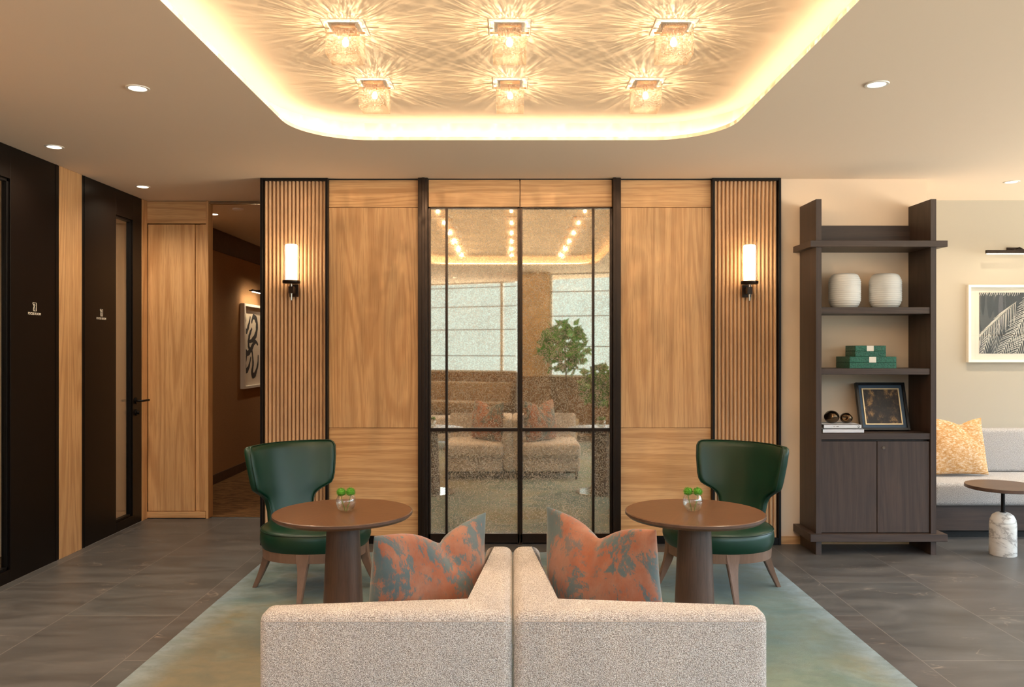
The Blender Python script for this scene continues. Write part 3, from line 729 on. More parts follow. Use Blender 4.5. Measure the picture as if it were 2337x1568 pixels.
# sconces
def sconce(x, side):
    y = D-.115; z0 = 1.903
    r = root('wall_sconce', (x, y, z0-.12))
    zb = .12
    obj('shade_tray', MB().lathe([(0, zb-.022), (.058, zb-.022), (.062, zb-.018), (.062, zb-.002), (.058, zb+.001), (0, zb+.001)], seg=40), M['bronze_black'], r, smooth=True)
    wob = lambda a, z: 1+.03*math.sin(z*70+a*2)+.02*math.sin(a*5+z*40)
    obj('glass_cylinder', MB().lathe([(.054, zb+.284*k/24) for k in range(25)], seg=40, wob=wob), M['hammered'], r, smooth=True)
    obj('opal_diffuser', MB().lathe([(0, zb+.004), (.040, zb+.004), (.042, zb+.25), (.036, zb+.256), (0, zb+.256)], seg=32), M['opal'], r, smooth=True)
    obj('stem', MB().tube([(0, 0, -.02), (0, 0, zb-.02)], .0065, 12), M['steel'], r, smooth=True)
    m = MB(); m.box(-.018+side*.0, .018, -.012, .03, .028, .078, .001, 1); m.box(-.014, .014, .028, .075, .03, .074, .001, 1)
    m.box(-.032, .032, .065, .085, .008, .098, .001, 1)
    obj('bracket', m, M['bronze_black'], r)
    return r
sc1 = sconce(X(665, 5.805), 1); tag(sc1, 'wavy glass wall sconce glowing on the left slatted panel', 'wall light', 'glass wall sconces')
sc2 = copy_tree(sc1); sc2.location = (X(1710.5, 5.805), D-.115, sc1.location.z-.004); tag(sc2, 'wavy glass wall sconce glowing on the right slatted panel', 'wall light', 'glass wall sconces')

# picture lamps
def picture_lamp(nm_label, ax, wallc, a0, a1, z, out):
    # ax 'x' : bar runs along X on a wall facing -Y ; ax 'y' : bar runs along Y on a wall facing +X
    if ax == 'x':
        t = wroot('picture_lamp', ((a0+a1)/2, wallc, z), nm_label, 'picture light')
        obj('bar', MB().box(a0, a1, wallc-out-.012, wallc-out+.012, z-.014, z+.012, .002, 1), M['bronze_black'], t)
        obj('diffuser', MB().box(a0+.01, a1-.01, wallc-out-.008, wallc-out+.008, z-.018, z-.0145), M['pl_led'], t)
        m = MB(); c = (a0+a1)/2; m.tube([(c, wallc, z+.03), (c, wallc-out*.6, z+.04), (c, wallc-out, z+.012)], .007, 8); m.box(c-.06, c+.06, wallc-.012, wallc, z+.005, z+.05, .002, 1); m.box(c-.09, c+.09, wallc-out-.01, wallc-out+.01, z+.012, z+.02, .001, 1)
        obj('bracket', m, M['bronze_black'], t, smooth=40)
    else:
        t = wroot('picture_lamp', (wallc, (a0+a1)/2, z), nm_label, 'picture light')
        obj('bar', MB().box(wallc+out-.012, wallc+out+.012, a0, a1, z-.012, z+.012, .002, 1), M['bronze_black'], t)
        obj('diffuser', MB().box(wallc+out-.008, wallc+out+.008, a0+.01, a1-.01, z-.016, z-.0125), M['pl_led2'], t)
        c = (a0+a1)/2; obj('bracket', MB().tube([(wallc, c, z+.02), (wallc+out, c, z+.02), (wallc+out, c, z+.01)], .007, 8), M['bronze_black'], t, smooth=40)
picture_lamp('bronze picture light bar glowing above the framed palm print', 'x', 6.77, X(2250, 6.63), X(2250, 6.63)+.62, Z(574.5, 6.63), .14)
picture_lamp('dark picture light bar glowing above the framed brushstroke artwork in the corridor', 'y', XC, 9.36, 9.95, 2.085, .13)

# ================================================================== FURNITURE
rug = obj('rug', MB().prism([p for arc in rrect(-1.65, 1.685, -.35, 5.63, .34) for p in arc], 0.0, .012, .004, 2), M['rug'])
tag(rug, 'pale blue, green and sand cloud-patterned rug under the sofas, tables and chairs', 'rug')

# sofas (two mirrored lounge seats pushed together)
def sofa(x0, x1, arm, lab):
    yb, yf, zt, th = 2.315, 3.12, .668, .102
    r = wroot('lounge_sofa', ((x0+x1)/2, (yb+yf)/2, 0), lab, 'sofa', 'paired boucle lounge sofas')
    if arm > 0: L = [(x0, yb), (x1, yb), (x1, yf), (x1-th, yf), (x1-th, yb+th), (x0, yb+th)]
    else: L = [(x0, yb), (x1, yb), (x1, yb+th), (x0+th, yb+th), (x0+th, yf), (x0, yf)]
    obj('upholstered_frame', MB().prism(L, .1, zt, .032, 5), M['boucle'], r, smooth=60)
    cx0, cx1 = (x0+.002, x1-th-.004) if arm > 0 else (x0+th+.004, x1-.002)
    obj('seat_base', MB().box(cx0+.004, cx1-.004, yb+th-.01, yf, .1, .245, .012, 3), M['boucle'], r, smooth=60)
    m = MB(); V = []
    obj('seat_cushion', MB().box(cx0-.006, cx1+.002, yb+th+.002, yf+.03, .247, .40, .04, 5), M['boucle'], r, smooth=60)
    rail = MB(); rail.box(x0+.03, x1-.03, yb+.03, yf-.015, .082, .1)
    obj('base_rail', rail, M['black'], r)
    for lx in (x0+.045, x1-.045):
        for ly in (yb+.05, yf-.035):
            k = MB(); bmv = k.bm; a = .016; b = .011
            k.box(lx-a, lx+a, ly-a, ly+a, .012, .083); 
            for v in bmv.verts:
                if v.co.z < .05: v.co.x = lx+(v.co.x-lx)*.7; v.co.y = ly+(v.co.y-ly)*.7
            obj('leg', k, M['black'], r)
    zs = zt-.024; s = MB(); s.tube([(x0+.02, yb-.0005, zs), (x1-.02, yb-.0005, zs)], .0009, 6)
    obj('stitched_seam', s, M['boucle_seam'], r)
    return r
sofa(-.725, -.0005, 1, 'greige boucle low sofa with central arm, left of the pair, back to the viewer')
sofa(.0015, .729, -1, 'greige boucle low sofa with central arm, right of the pair, back to the viewer')

# scatter cushions
def cushion(name, w, h, t, mat, loc, ux, lean, chop, seed, label, cat='cushion', group=None, depthdip=.0):
    """ux : direction of the width axis, faces n = ux x z ; leans by lean (radians) backwards"""
    rnd = random.Random(seed)
    U = Vector(ux).normalized(); N = Vector((U.y, -U.x, 0))   # outward normal (front)
    Rm = Matrix.Rotation(lean, 3, U)
    def P(side):
        def f(a, b):
            u = 2*a-1; v = 2*b-1
            u = math.copysign(abs(u)**.8, u); v = math.copysign(abs(v)**.8, v)
            k = max(0, (1-u**4)*(1-v**4)); th_ = t*.5*(max(0, (1-u*u)*(1-v*v)))**.5*1.15*(1-.38*max(0, v))
            # edges pulled in between the corners
            x = w/2*u*(1-.05*(1-v*v)); z = h/2*v*(1-.05*(1-u*u))
            if v < 0: z = h/2*v*(1-.04*(1-u*u)) ; th_ *= (1+.35*(-v)*(1-abs(v)))
            g = math.exp(-abs((u-chop[0])/.36)**1.4)*max(0, (v+1)/2)**2.6
            z -= chop[1]*g; th_ *= (1-.55*math.exp(-((u-chop[0]-.12*(1-v))/.12)**2)*max(0, (v-.25)/.75)**1.0)
            fold = .006*math.sin(u*9+v*4+seed)*k*(1-k)*3
            y = side*(th_+fold)
            p = U*x+N*y+Vector((0, 0, z)); p = Rm@p
            return p+Vector((0, 0, h/2))
        return f
    m = MB(); m.grid(P(1), 36, 36); m.grid(P(-1), 36, 36, True)
    bmesh.ops.remove_doubles(m.bm, verts=m.bm.verts[:], dist=.0004)
    o = obj(name, m, mat, None, smooth=180); o.location = loc; tag(o, label, cat, group)
    sub = o.modifiers.new('sub', 'SUBSURF'); sub.levels = 1; sub.render_levels = 1
    # zip edge
    return o
# positions of the bottom-edge centres
cushion('scatter_cushion', .52, .44, .19, M['rust'], (-.28, 2.757, .397), (.34, .385, 0), .09, (.15, .07), 1,
        'rust and teal mottled cushion with pinched top, on the left sofa', group='rust and teal cushions')
cushion('scatter_cushion', .52, .452, .19, M['rust'], (.305, 2.795, .397), (.33, -.385, 0), .09, (-.02, .07), 2,
        'rust and teal mottled cushion with pinched top, on the right sofa', group='rust and teal cushions')

# round tables
def round_table():
    r = root('round_table', (0, 0, 0))
    R = .3265
    obj('tabletop', MB().lathe([(0, .600), (R*.86, .600), (R-.012, .606), (R, .618), (R, .629), (R-.004, .632), (0, .632)], seg=96), M['top'], r, smooth=30)
    obj('rim_band', MB().lathe([(R-.001, .6165), (R+.0012, .618), (R+.0012, .629), (R-.001, .6305)], seg=96), M['walnut_h'], r, smooth=True)
    obj('pedestal', MB().lathe([(.101, .016), (.075, .600)], seg=64), M['walnut_v'], r, smooth=True)
    obj('base_plate', MB().lathe([(0, .0), (.25, .0), (.25, .008), (.246, .011), (0, .011)], seg=64), M['steel'], r, smooth=30)
    return r
tb = round_table(); tb.location = (-.807, 3.88, .0125); tag(tb, 'round brown oak pedestal table in front of the left green chair', 'table', 'round pedestal tables')
tb2 = copy_tree(tb); tb2.location = (.866, 3.88, .0125); tag(tb2, 'round brown oak pedestal table in front of the right green chair', 'table', 'round pedestal tables')
ZT = .6445+.0005

# bowl vases and blooms
def vase():
    r = root('bowl_vase', (0, 0, 0))
    prof = [(0, .0), (.026, .0), (.036, .010), (.044, .025), (.0475, .042), (.0455, .058), (.038, .074), (.033, .082)]
    inn = [(rr-.002 if rr > .003 else 0, z+.003 if z < .01 else z) for rr, z in prof][::-1]
    obj('glass_bowl', MB().lathe(prof+inn, seg=40), M['vase_glass'], r, smooth=True)
    obj('water', MB().lathe([(0, .005), (.024, .005), (.033, .012), (.0415, .026), (.0445, .040), (0, .040)], seg=40), M['water'], r, smooth=40)
    return r
def bloom(seed):
    r = root('green_bloom', (0, 0, 0)); rnd = random.Random(seed); m = MB()
    m.lathe([(.0, -.016), (.010, -.013), (.016, -.004), (.016, .005), (.010, .013), (0, .016)], seg=14)
    for k in range(420):
        z = rnd.uniform(-.55, 1); a = rnd.uniform(0, 2*PI); q = math.sqrt(1-z*z); d = Vector((q*math.cos(a), q*math.sin(a), z))
        p = d*.013; t = d*rnd.uniform(.020, .0245); s = d.cross(Vector((rnd.random()-.5, rnd.random()-.5, rnd.random()-.5))).normalized()*.0011
        m.poly([p-s, p+s, t])
    obj('bloom', m, M['moss'], r)
    obj('stem', MB().tube([(0, 0, -.012), (.004, 0, -.04), (.012, .004, -.062), (.016, .004, -.078)], .0016, 6), M['stem'], r)
    return r
v1 = vase(); v1.location = (X(789.5, 3.885), 3.885, ZT); tag(v1, 'small round glass bowl vase of water on the left round table', 'vase', 'glass bowl vases')
v2 = copy_tree(v1); v2.location = (X(1581, 3.9), 3.9, ZT); tag(v2, 'small round glass bowl vase of water on the right round table', 'vase', 'glass bowl vases')
for i, (v, dx, dy, lab) in enumerate(((v1, -.022, -.003, 'left bloom of the two in the vase on the left table'), (v1, .021, .004, 'right bloom of the two in the vase on the left table'),
                                      (v2, -.021, .004, 'left bloom of the two in the vase on the right table'), (v2, .023, -.003, 'right bloom of the two in the vase on the right table'))):
    b = bloom(i); b.location = (v.location.x+dx, v.location.y+dy, ZT+.088); b.scale = (1.15, 1.15, 1.15); b.rotation_euler = (0, 0, PI if dx > 0 else 0)
    tag(b, 'fluffy round green flower, '+lab, 'flower', 'green blooms in the bowl vases')

# green chairs, local frame: faces -Y, seat centre at origin
def green_chair():
    r = root('lounge_chair', (0, 0, 0))
    OUT = [(.825, 40), (.822, 43), (.812, 45.5), (.79, 47.3), (.72, 48.2), (.62, 48), (.585, 47.2), (.565, 45.5), (.555, 43), (.545, 40), (.532, 36), (.518, 32.5), (.505, 30), (.49, 28.3), (.47, 27.3), (.42, 26.5), (.36, 27.5), (.33, 28)]
    Rr = lambda z: .292+(z-.33)*.19
    rows = []
    import bisect
    def w(z):
        for (za, wa), (zb, wb_) in zip(OUT, OUT[1:]):
            if za >= z >= zb: return wa+(wb_-wa)*(za-z)/(za-zb)
        return OUT[-1][1]
    zs = []
    for (za, wa), (zb, wb_) in zip(OUT, OUT[1:]):
        k = max(1, int((za-zb)/.018)); zs += [za-(za-zb)*i/k for i in range(k)]
    zs.append(OUT[-1][0])
    # extra rounding rows at the top
    def edge(d, rad=.024): return math.sqrt(max(0, 1-(1-min(1, d/rad))**2))
    def pt(z, u, side):
        half = math.radians(w(z)); a = u*half; rad = Rr(z)
        d_side = (1-abs(u))*half*rad; d_top = .825-z
        dd = min(d_side, d_top)
        tck = .026*edge(dd)+.002*side*0
        rr = rad+.026+side*tck - (.010*math.cos(min(1, abs(u))*PI/2) if side < 0 else 0)
        return Vector((rr*math.sin(a), rr*math.cos(a), z))
    nu = 40
    us = [math.copysign(1-(1-abs(t))**1.6, t) for t in [2*i/nu-1 for i in range(nu+1)]]
    m = MB(); bm = m.bm; G = {}
    for side in (-1, 1):
        G[side] = [[bm.verts.new(pt(z, u, side)) for u in us] for z in zs]
        g = G[side]
        for j in range(len(zs)-1):
            for i in range(nu): bm.faces.new((g[j][i], g[j][i+1], g[j+1][i+1], g[j+1][i]))
    bmesh.ops.remove_doubles(bm, verts=bm.verts[:], dist=.0002)
    obj('backrest', m, M['leather'], r, smooth=180)
    # piping all along the front outline
    pl = []
    for z, a in OUT[::-1]: pl.append((z, a))
    path = [(z, a) for z, a in OUT[::-1]]+[(.8255, a) for a in range(38, -39, -4)]+[(z, -a) for z, a in OUT]
    pts = []
    for z, a in path:
        rad = Rr(z)+.008; pts.append((rad*math.sin(math.radians(a)), rad*math.cos(math.radians(a)), z))
    obj('piping', MB().tube(pts, .0032, 6), M['piping'], r, smooth=True)
    # seat
    def sq(a, z): # slightly flattened round
        return 1+.02*math.cos(4*a)
    obj('seat', MB().lathe([(0, .404), (.16, .402), (.25, .394), (.300, .380), (.316, .366), (.320, .340), (.321, .31), (.315, .285), (.306, .268), (0, .268)], seg=72, wob=sq), M['leather'], r, smooth=60)
    obj('seat_piping', MB().tube([(.3165*(1+.02*math.cos(4*a))*math.cos(a), .3165*(1+.02*math.cos(4*a))*math.sin(a), .368) for a in [2*PI*k/72 for k in range(72)]], .0035, 6, closed=True), M['piping'], r, smooth=True)
    obj('seat_apron', MB().lathe([(.295, .212), (.304, .215), (.307, .268), (0, .268)], seg=72, wob=sq), M['leg'], r, smooth=40)
    for ang in (45, 135, 225, 315):
        a = math.radians(ang); d = Vector((math.cos(a), math.sin(a), 0)); s = Vector((-math.sin(a), math.cos(a), 0))
        k = MB(); bm = k.bm; R = []
        for z, rad, hw, hd in ((.266, .278, .040, .024), (.235, .279, .037, .025), (.205, .284, .030, .024), (.16, .296, .024, .022), (.08, .328, .018, .017), (.0, .365, .014, .013)):
            c = d*rad+Vector((0, 0, z)); R.append([bm.verts.new(c+s*i*hw+d*j*hd) for i, j in ((-1, -1), (1, -1), (1, 1), (-1, 1))])
        for A_, B_ in zip(R, R[1:]):
            for q in range(4): bm.faces.new((A_[q], A_[(q+1) % 4], B_[(q+1) % 4], B_[q]))
        bm.faces.new(R[0]); bm.faces.new(R[-1][::-1])
        bmesh.ops.bevel(bm, geom=[e_ for e_ in bm.edges if abs(e_.verts[0].co.z-e_.verts[1].co.z) > .02], offset=.004, segments=2, affect='EDGES')
        obj('leg', k, M['leg'], r, smooth=40)
    return r
ch = green_chair(); ch.location = (1.205, 4.80, .0125); ch.rotation_euler = (0, 0, -PI/4+.04)
tag(ch, 'dark green leather curved-back lounge chair behind the right round table', 'chair', 'green leather lounge chairs')
ch2 = copy_tree(ch); ch2.location = (-1.155, 4.80, .0125); ch2.rotation_euler = (0, 0, PI/4-.02)
tag(ch2, 'dark green leather curved-back lounge chair behind the left round table', 'chair', 'green leather lounge chairs')

# ---- shelving unit
yf, yw = 5.603, D-.001
u0, u1, v0, v1_ = 2.085, 2.124, 2.874, 2.913
sh = wroot('shelving_unit', (2.5, 5.76, 0), 'tall smoked oak open shelving unit with two-door cupboard against the beige wall', 'shelving unit')
for a, b in ((u0, u1), (v0, v1_)): obj('upright', MB().box(a, b, yf, yw, 0, 2.446, .001, 1), M['dark_v'], sh)
obj('top_shelf', MB().box(2.037, 2.975, 5.572, yw, 2.115, 2.157, .001, 1), M['dark_h'], sh)
obj('back_rail', MB().box(u1, v0, yw-.02, yw, 2.157, 2.308, .001, 1), M['dark_h'], sh)
for z0, z1 in ((1.658, 1.7035), (1.239, 1.281), (.793, .835)): obj('shelf', MB().box(u1, v0, yf+.008, yw, z0, z1, .001, 1), M['dark_h'], sh)
obj('plinth_board', MB().box(2.037, 2.975, 5.572, yw, .096, .147, .001, 1), M['dark_h'], sh)
obj('cupboard_carcass', MB().box(u1, v0, yf+.05, yw, .147, .793), M['dark_v'], sh)
for a, b, k in ((u1+.003, X(2000, 5.62), 0), (X(2001.6, 5.62), v0-.003, 1)):
    d_ = obj('door', MB().box(a, b, yf+.012, yf+.032, .150, .778, .0015, 1), M['dark_v'], sh)
    if k: obj('lock', MB().tube([(X(2017, 5.61), yf+.013, Z(1022, 5.61)), (X(2017, 5.61), yf+.006, Z(1022, 5.61))], .011, 18), M['steel'], d_, smooth=40)
# vases
def ribbed_vase():
    prof = [(0, 0), (.062, 0)]; H = .240; n = 64
    for k in range(n+1):
        z = H*k/n; q = z/H
        base = .1065*(1-abs(2*q-1)**5*.30) if q < .97 else .1065*.70
        e_ = min(q, 1-q)
        base = .1065*(.66+.34*min(1, (e_/.22))**.45) if e_ < .22 else .1065
        prof.append((base+.0016*math.sin(k*PI*2/4.0), z))
    prof += [(.066, H+.002), (.058, H), (.056, H-.02), (0, H-.02)]
    return MB().lathe(prof, seg=56)
for k, (px, lab) in enumerate(((1927.5, 'white ribbed ceramic jar on the shelving unit, the left of two'), (2020.5, 'white ribbed ceramic jar on the shelving unit, the right of two'))):
    if k == 0: va = obj('ribbed_vase', ribbed_vase(), M['ceramic'], None, smooth=70)
    else: va = va.copy(); COL.objects.link(va)
    va.location = (X(px, 5.755), 5.755, 1.7036); tag(va, lab, 'vase', 'ribbed white jars')
# boxes
def gbox(x0, x1, y0, y1, z0, h, lab, cx):
    r = wroot('storage_box', ((x0+x1)/2, (y0+y1)/2, z0), lab, 'box', 'green embossed boxes')
    obj('box_body', MB().box(x0, x1, y0, y1, z0, z0+h*.49, .001, 1), M['croc'], r)
    obj('lid', MB().box(x0, x1, y0, y1, z0+h*.51, z0+h, .0015, 1), M['croc'], r)
    obj('gap', MB().box(x0+.002, x1-.002, y0+.002, y1-.002, z0+h*.48, z0+h*.52), M['rubber'], r)
    obj('label_card', MB().box(cx-.024, cx+.024, y0-.0015, y0-.0001, z0+h*.5, z0+h-.001), M['white'], r)
gbox(2.332, 2.656, 5.64, 5.877, 1.2812, .0805, 'large dark green embossed box under the smaller box', X(1991.5, 5.64))
gbox(2.388, 2.602, 5.68, 5.85, 1.362, .0765, 'small dark green embossed box on top of the larger box', X(1986, 5.68))
# leaning framed print
fr = root('framed_print', (2.6305, 5.76, .8392), 'black framed gold and black abstract print leaning on the shelving unit', 'framed print')
Rl = Matrix.Rotation(-math.radians(16), 4, 'X'); w_, h_ = .175, .345
def lean(mb_): bmesh.ops.transform(mb_.bm, matrix=Rl, verts=mb_.bm.verts[:]); return mb_
def frame_ring(x0, x1, z0, z1, wd, y0, y1, bev=.001):
    m = MB(); m.box(x0, x0+wd, y0, y1, z0, z1, bev, 1); m.box(x1-wd, x1, y0, y1, z0, z1, bev, 1)
    m.box(x0+wd, x1-wd, y0, y1, z0, z0+wd, bev, 1); m.box(x0+wd, x1-wd, y0, y1, z1-wd, z1, bev, 1); return m
obj('frame', lean(frame_ring(-w_, w_, .0, h_, .018, -.018, .012)), M['gloss_black'], fr)
obj('mount', lean(MB().box(-w_+.017, w_-.017, -.002, .008, .017, h_-.017)), M['navy'], fr)
obj('fillet', lean(frame_ring(-.133, .133, .040, h_-.040, .009, -.008, -.002)), M['gilt'], fr)
obj('print', lean(MB().box(-.126, .126, -.0045, -.0022, .047, h_-.047)), M['gold_art'], fr)
# books
def book(x0, x1, y0, y1, z0, h, lab, txt):
    r = wroot('book', ((x0+x1)/2, (y0+y1)/2, z0), lab, 'book', 'books under the bronze spheres')
    c = MB(); c.box(x0, x1, y0, y1, z0, z0+.003); c.box(x0, x1, y0, y1, z0+h-.003, z0+h); c.box(x0, x1, y0, y0+.003, z0, z0+h)
    obj('cover', c, M['book'], r)
    obj('pages', MB().box(x0+.003, x1-.003, y0+.003, y1-.003, z0+.003, z0+h-.003), M['bookdark'], r)
    if txt:
        me = text_mesh('on  1001', .011); me.transform(Matrix.Rotation(PI/2, 4, 'X')); me.materials.clear(); me.materials.append(M['ink'])
        t = bpy.data.objects.new('spine_lettering', me); COL.objects.link(t); t.parent = r
        t.location = Vector((x0+.085, y0-.0004, z0+h*.5))-r.location
        cx_ = X(1959.5, 5.63); obj('spine_emblem', MB().tube([(cx_+.0062*math.cos(q), y0-.0003, z0+h*.5+.0062*math.sin(q)) for q in [2*PI*k/16 for k in range(16)]], .0013, 5, closed=True), M['ink'], r)
book(2.140, 2.424, 5.622, 5.84, .8355, .029, 'pale blue white book at the bottom of the pair on the cupboard top', False)
book(2.150, 2.409, 5.628, 5.83, .865, .0285, 'white book with small spine lettering, on top of the pair under the bronze spheres', True)
for k, (px, py, rr, lab, st_) in enumerate(((1898, 954, .0515, 'larger dark bronze faceted sphere on the books', 1.0), (1931.5, 957, .0425, 'smaller dark bronze faceted sphere on the books', 1.02))):
    m = MB(); rnd = random.Random(k+3)
    bmesh.ops.create_icosphere(m.bm, subdivisions=4, radius=rr)
    cuts = [Vector((rnd.uniform(-1, 1), rnd.uniform(-1.2, 0), rnd.uniform(-.3, 1))).normalized() for _ in range(5)]
    for v in m.bm.verts:
        d = v.co.normalized()
        for c in cuts:
            q = d.dot(c)
            if q > .86: v.co -= c*(q-.86)*rr*.7
        v.co.z *= .87
    o = obj('bronze_sphere', m, M['bronze'], None, smooth=180); o.location = (X(px, 5.73), 5.73, .8937+rr*.87); tag(o, lab, 'ornament', 'bronze spheres')

# ---- bench on the right
bn = wroot('upholstered_bench', (5, 6.4, 0), 'long built-in pale grey flecked bench with dark wooden plinth against the sand wall', 'bench')
obj('seat_cushion', MB().box(3.13, XR-.01, 6.05, 6.62, .246, .42, .035, 5), M['bench_fab'], bn, smooth=60)
obj('back_cushion', MB().box(3.13, XR-.01, 6.60, 6.755, .415, .765, .03, 4), M['bench_fab'], bn, smooth=60)
obj('plinth', MB().box(3.16, XR-.01, 6.10, 6.75, .055, .246, .002, 1), M['dark_h'], bn)
obj('toe_kick', MB().box(3.2, XR-.01, 6.14, 6.75, 0, .056), M['rubber'], bn)
cushion('scatter_cushion', .50, .46, .15, M['mustard'], (3.48, 6.42, .421), (1, 0.04, 0), -.22, (.25, .05), 5, 'mustard yellow woven cushion on the grey bench beside the shelving unit')
st = wroot('side_table', (3.375, 5.61, 0), 'small round brown side table on black post and white marble base', 'table')
obj('tabletop', MB().lathe([(0, .455), (.228, .455), (.235, .459), (.235, .478), (.232, .480), (0, .480)], c=(3.375, 5.61, 0), seg=72), M['walnut_h'], st, smooth=30)
obj('post', MB().tube([(3.375, 5.61, .28), (3.375, 5.61, .456)], .0125, 16), M['black'], st, smooth=True)
obj('marble_base', MB().lathe([(0, .0), (.083, .0), (.085, .003), (.084, .21), (.079, .245), (.066, .272), (.044, .288), (.02, .293), (0, .294)], c=(3.375, 5.61, 0), seg=56), M['marble'], st, smooth=True)
obj('collar', MB().lathe([(0.02, .291), (.021, .296), (0, .297)], c=(3.375, 5.61, 0), seg=24), M['black'], st, smooth=True)

# ---- framed palm print on the right wall
yp = 6.77; px0 = X(2209, yp-.03); pz1 = Z(650, yp-.03); pz0 = Z(827, yp-.03); px1 = px0+.92
fp = wroot('framed_palm_print', ((px0+px1)/2, yp, pz0), 'white framed black and cream palm leaf print on the sand wall above the bench', 'framed print')
obj('frame', frame_ring(px0, px1, pz0, pz1, .022, yp-.04, yp-.001), M['white'], fp)
obj('mount', MB().box(px0+.02, px1-.02, yp-.012, yp-.008, pz0+.02, pz1-.02), M['linen'], fp)
ix0, ix1, iz0, iz1 = X(2233, yp), px1-.085, Z(807, yp), Z(668, yp)
obj('print', MB().box(ix0, ix1, yp-.0135, yp-.012, iz0, iz1), M['printdark'], fp)
def clip(p, q):
    t0, t1 = 0., 1.; d = q-p
    for a, lo_, hi_ in ((0, ix0, ix1), (1, iz0, iz1)):
        if abs(d[a]) < 1e-9:
            if not lo_ <= p[a] <= hi_: return None
            continue
        ta, tb_ = (lo_-p[a])/d[a], (hi_-p[a])/d[a]
        if ta > tb_: ta, tb_ = tb_, ta
        t0 = max(t0, ta); t1 = min(t1, tb_)
    return (p+d*t0, p+d*t1) if t0 < t1 else None
rnd = random.Random(11)
W_, H_ = ix1-ix0, iz1-iz0
def frond(m, a, b, n, L, bend, yy):
    a = Vector((ix0+a[0]*.36, iz0+a[1]*H_)); b = Vector((ix0+b[0]*.36, iz0+b[1]*H_)); d = (b-a); ln = d.length; d.normalize(); nr = Vector((-d.y, d.x))
    def q(p0, p1, w0):
        c = clip(p0, p1)
        if not c: return
        e0, e1 = c; s_ = (e1-e0); 
        if s_.length < .002: return
        s_.normalize(); k = Vector((-s_.y, s_.x))*w0
        m.poly([(e0.x-k.x, yy, e0.y-k.y), (e0.x+k.x, yy, e0.y+k.y), (e1.x+k.x*.4, yy, e1.y+k.y*.4), (e1.x-k.x*.4, yy, e1.y-k.y*.4)])
    q(a, b, .0022)
    for i in range(n):
        t = (i+.5)/n; p = a+d*ln*t; l_ = L*(1-.55*t)*(.9+.2*rnd.random())
        for sd_ in (-1, 1):
            dr = (d*(.75+.3*rnd.random())+nr*sd_*(.9)-Vector((0, bend))).normalized()
            q(p, p+dr*l_, .0027)
m1 = MB(); m2 = MB(); yy1 = yp-.0145; yy2 = yp-.0140
for a, b, n_, L, bd in (((.85, .85), (-.1, .2), 24, .17, .9), ((1.5, 1.1), (.45, -.05), 28, .18, .3), ((1.1, .35), (.55, -.35), 16, .13, .1), ((1.0, 1.15), (-.2, 1.03), 26, .10, 1.7), ((.25, .35), (.0, -.1), 8, .08, .5), ((2.2, 1.1), (1.3, .0), 17, .17, .3), ((1.7, .4), (2.4, -.1), 12, .14, .1), ((2.7, .9), (2.0, .1), 14, .16, .3)):
    frond(m1, a, b, n_, L, bd, yy1)
for a, b, n_, L, bd in (((.45, .55), (.3, -.2), 8, .13, 1.2), ((1.2, 1.0), (.8, .2), 12, .13, .3), ((1.8, .9), (.9, .2), 24, .14, .2), ((2.2, .7), (1.5, .0), 22, .13, .2)):
    frond(m2, a, b, n_, L, bd, yy2)
obj('palm_fronds', m1, M['printleaf'], fp); obj('palm_fronds_grey', m2, M['printleaf2'], fp)
obj('glass', MB().box(px0+.02, px1-.02, yp-.026, yp-.023, pz0+.02, pz1-.02), M['glass'], fp)

# ---- corridor artwork
ay0, ay1, az0, az1 = 9.33, 10.25, .953, 1.937
ca = wroot('framed_brush_artwork', (XC, (ay0+ay1)/2, az0), 'white framed artwork of bold black brushstrokes hanging in the corridor', 'framed artwork')
m = MB(); wd = .05
m.box(XC+.001, XC+.05, ay0, ay0+wd, az0, az1, .001, 1); m.box(XC+.001, XC+.05, ay1-wd, ay1, az0, az1, .001, 1)
m.box(XC+.001, XC+.05, ay0+wd, ay1-wd, az0, az0+wd*.6, .001, 1); m.box(XC+.001, XC+.05, ay0+wd, ay1-wd, az1-wd*.6, az1, .001, 1)
obj('frame', m, M['white'], ca)
obj('paper', MB().box(XC+.006, XC+.010, ay0+wd, ay1-wd, az0+.03, az1-.03), M['linen'], ca)
m = MB()
def brush(pts, w):
    P = [Vector((a, b)) for a, b in pts]; n_ = 22; C = []
    for k in range(n_+1):
        t = k/n_*(len(P)-1); i = min(int(t), len(P)-2); f = t-i
        p0 = P[max(i-1, 0)]; p1 = P[i]; p2 = P[i+1]; p3 = P[min(i+2, len(P)-1)]
        C.append(.5*((2*p1)+(-p0+p2)*f+(2*p0-5*p1+4*p2-p3)*f*f+(-p0+3*p1-3*p2+p3)*f**3))
    prev = None
    for k, c in enumerate(C):
        t = (C[min(k+1, n_)]-C[max(k-1, 0)]).normalized(); nn_ = Vector((-t.y, t.x))*w*(.35+.65*math.sin(PI*min(1, (k+1)/(n_+1))))*(1+.15*math.sin(k*1.9))
        cur = (c+nn_, c-nn_)
        if prev: m.poly([(brush.x, prev[0].x, prev[0].y), (brush.x, prev[1].x, prev[1].y), (brush.x, cur[1].x, cur[1].y), (brush.x, cur[0].x, cur[0].y)])
        prev = cur
    brush.x += .0003
brush.x = XC+.0105
brush([(9.50, 1.76), (9.47, 1.66), (9.53, 1.62), (9.62, 1.72), (9.66, 1.80)], .030)
brush([(9.70, 1.72), (9.78, 1.80), (9.90, 1.74), (9.88, 1.60), (9.74, 1.52), (9.62, 1.50)], .040)
brush([(9.72, 1.66), (9.62, 1.56), (9.60, 1.44), (9.72, 1.38)], .032)
brush([(9.48, 1.52), (9.46, 1.42), (9.56, 1.36), (9.70, 1.42), (9.84, 1.50), (9.95, 1.46)], .034)
brush([(9.56, 1.38), (9.48, 1.26), (9.50, 1.16), (9.60, 1.20), (9.68, 1.32)], .034)
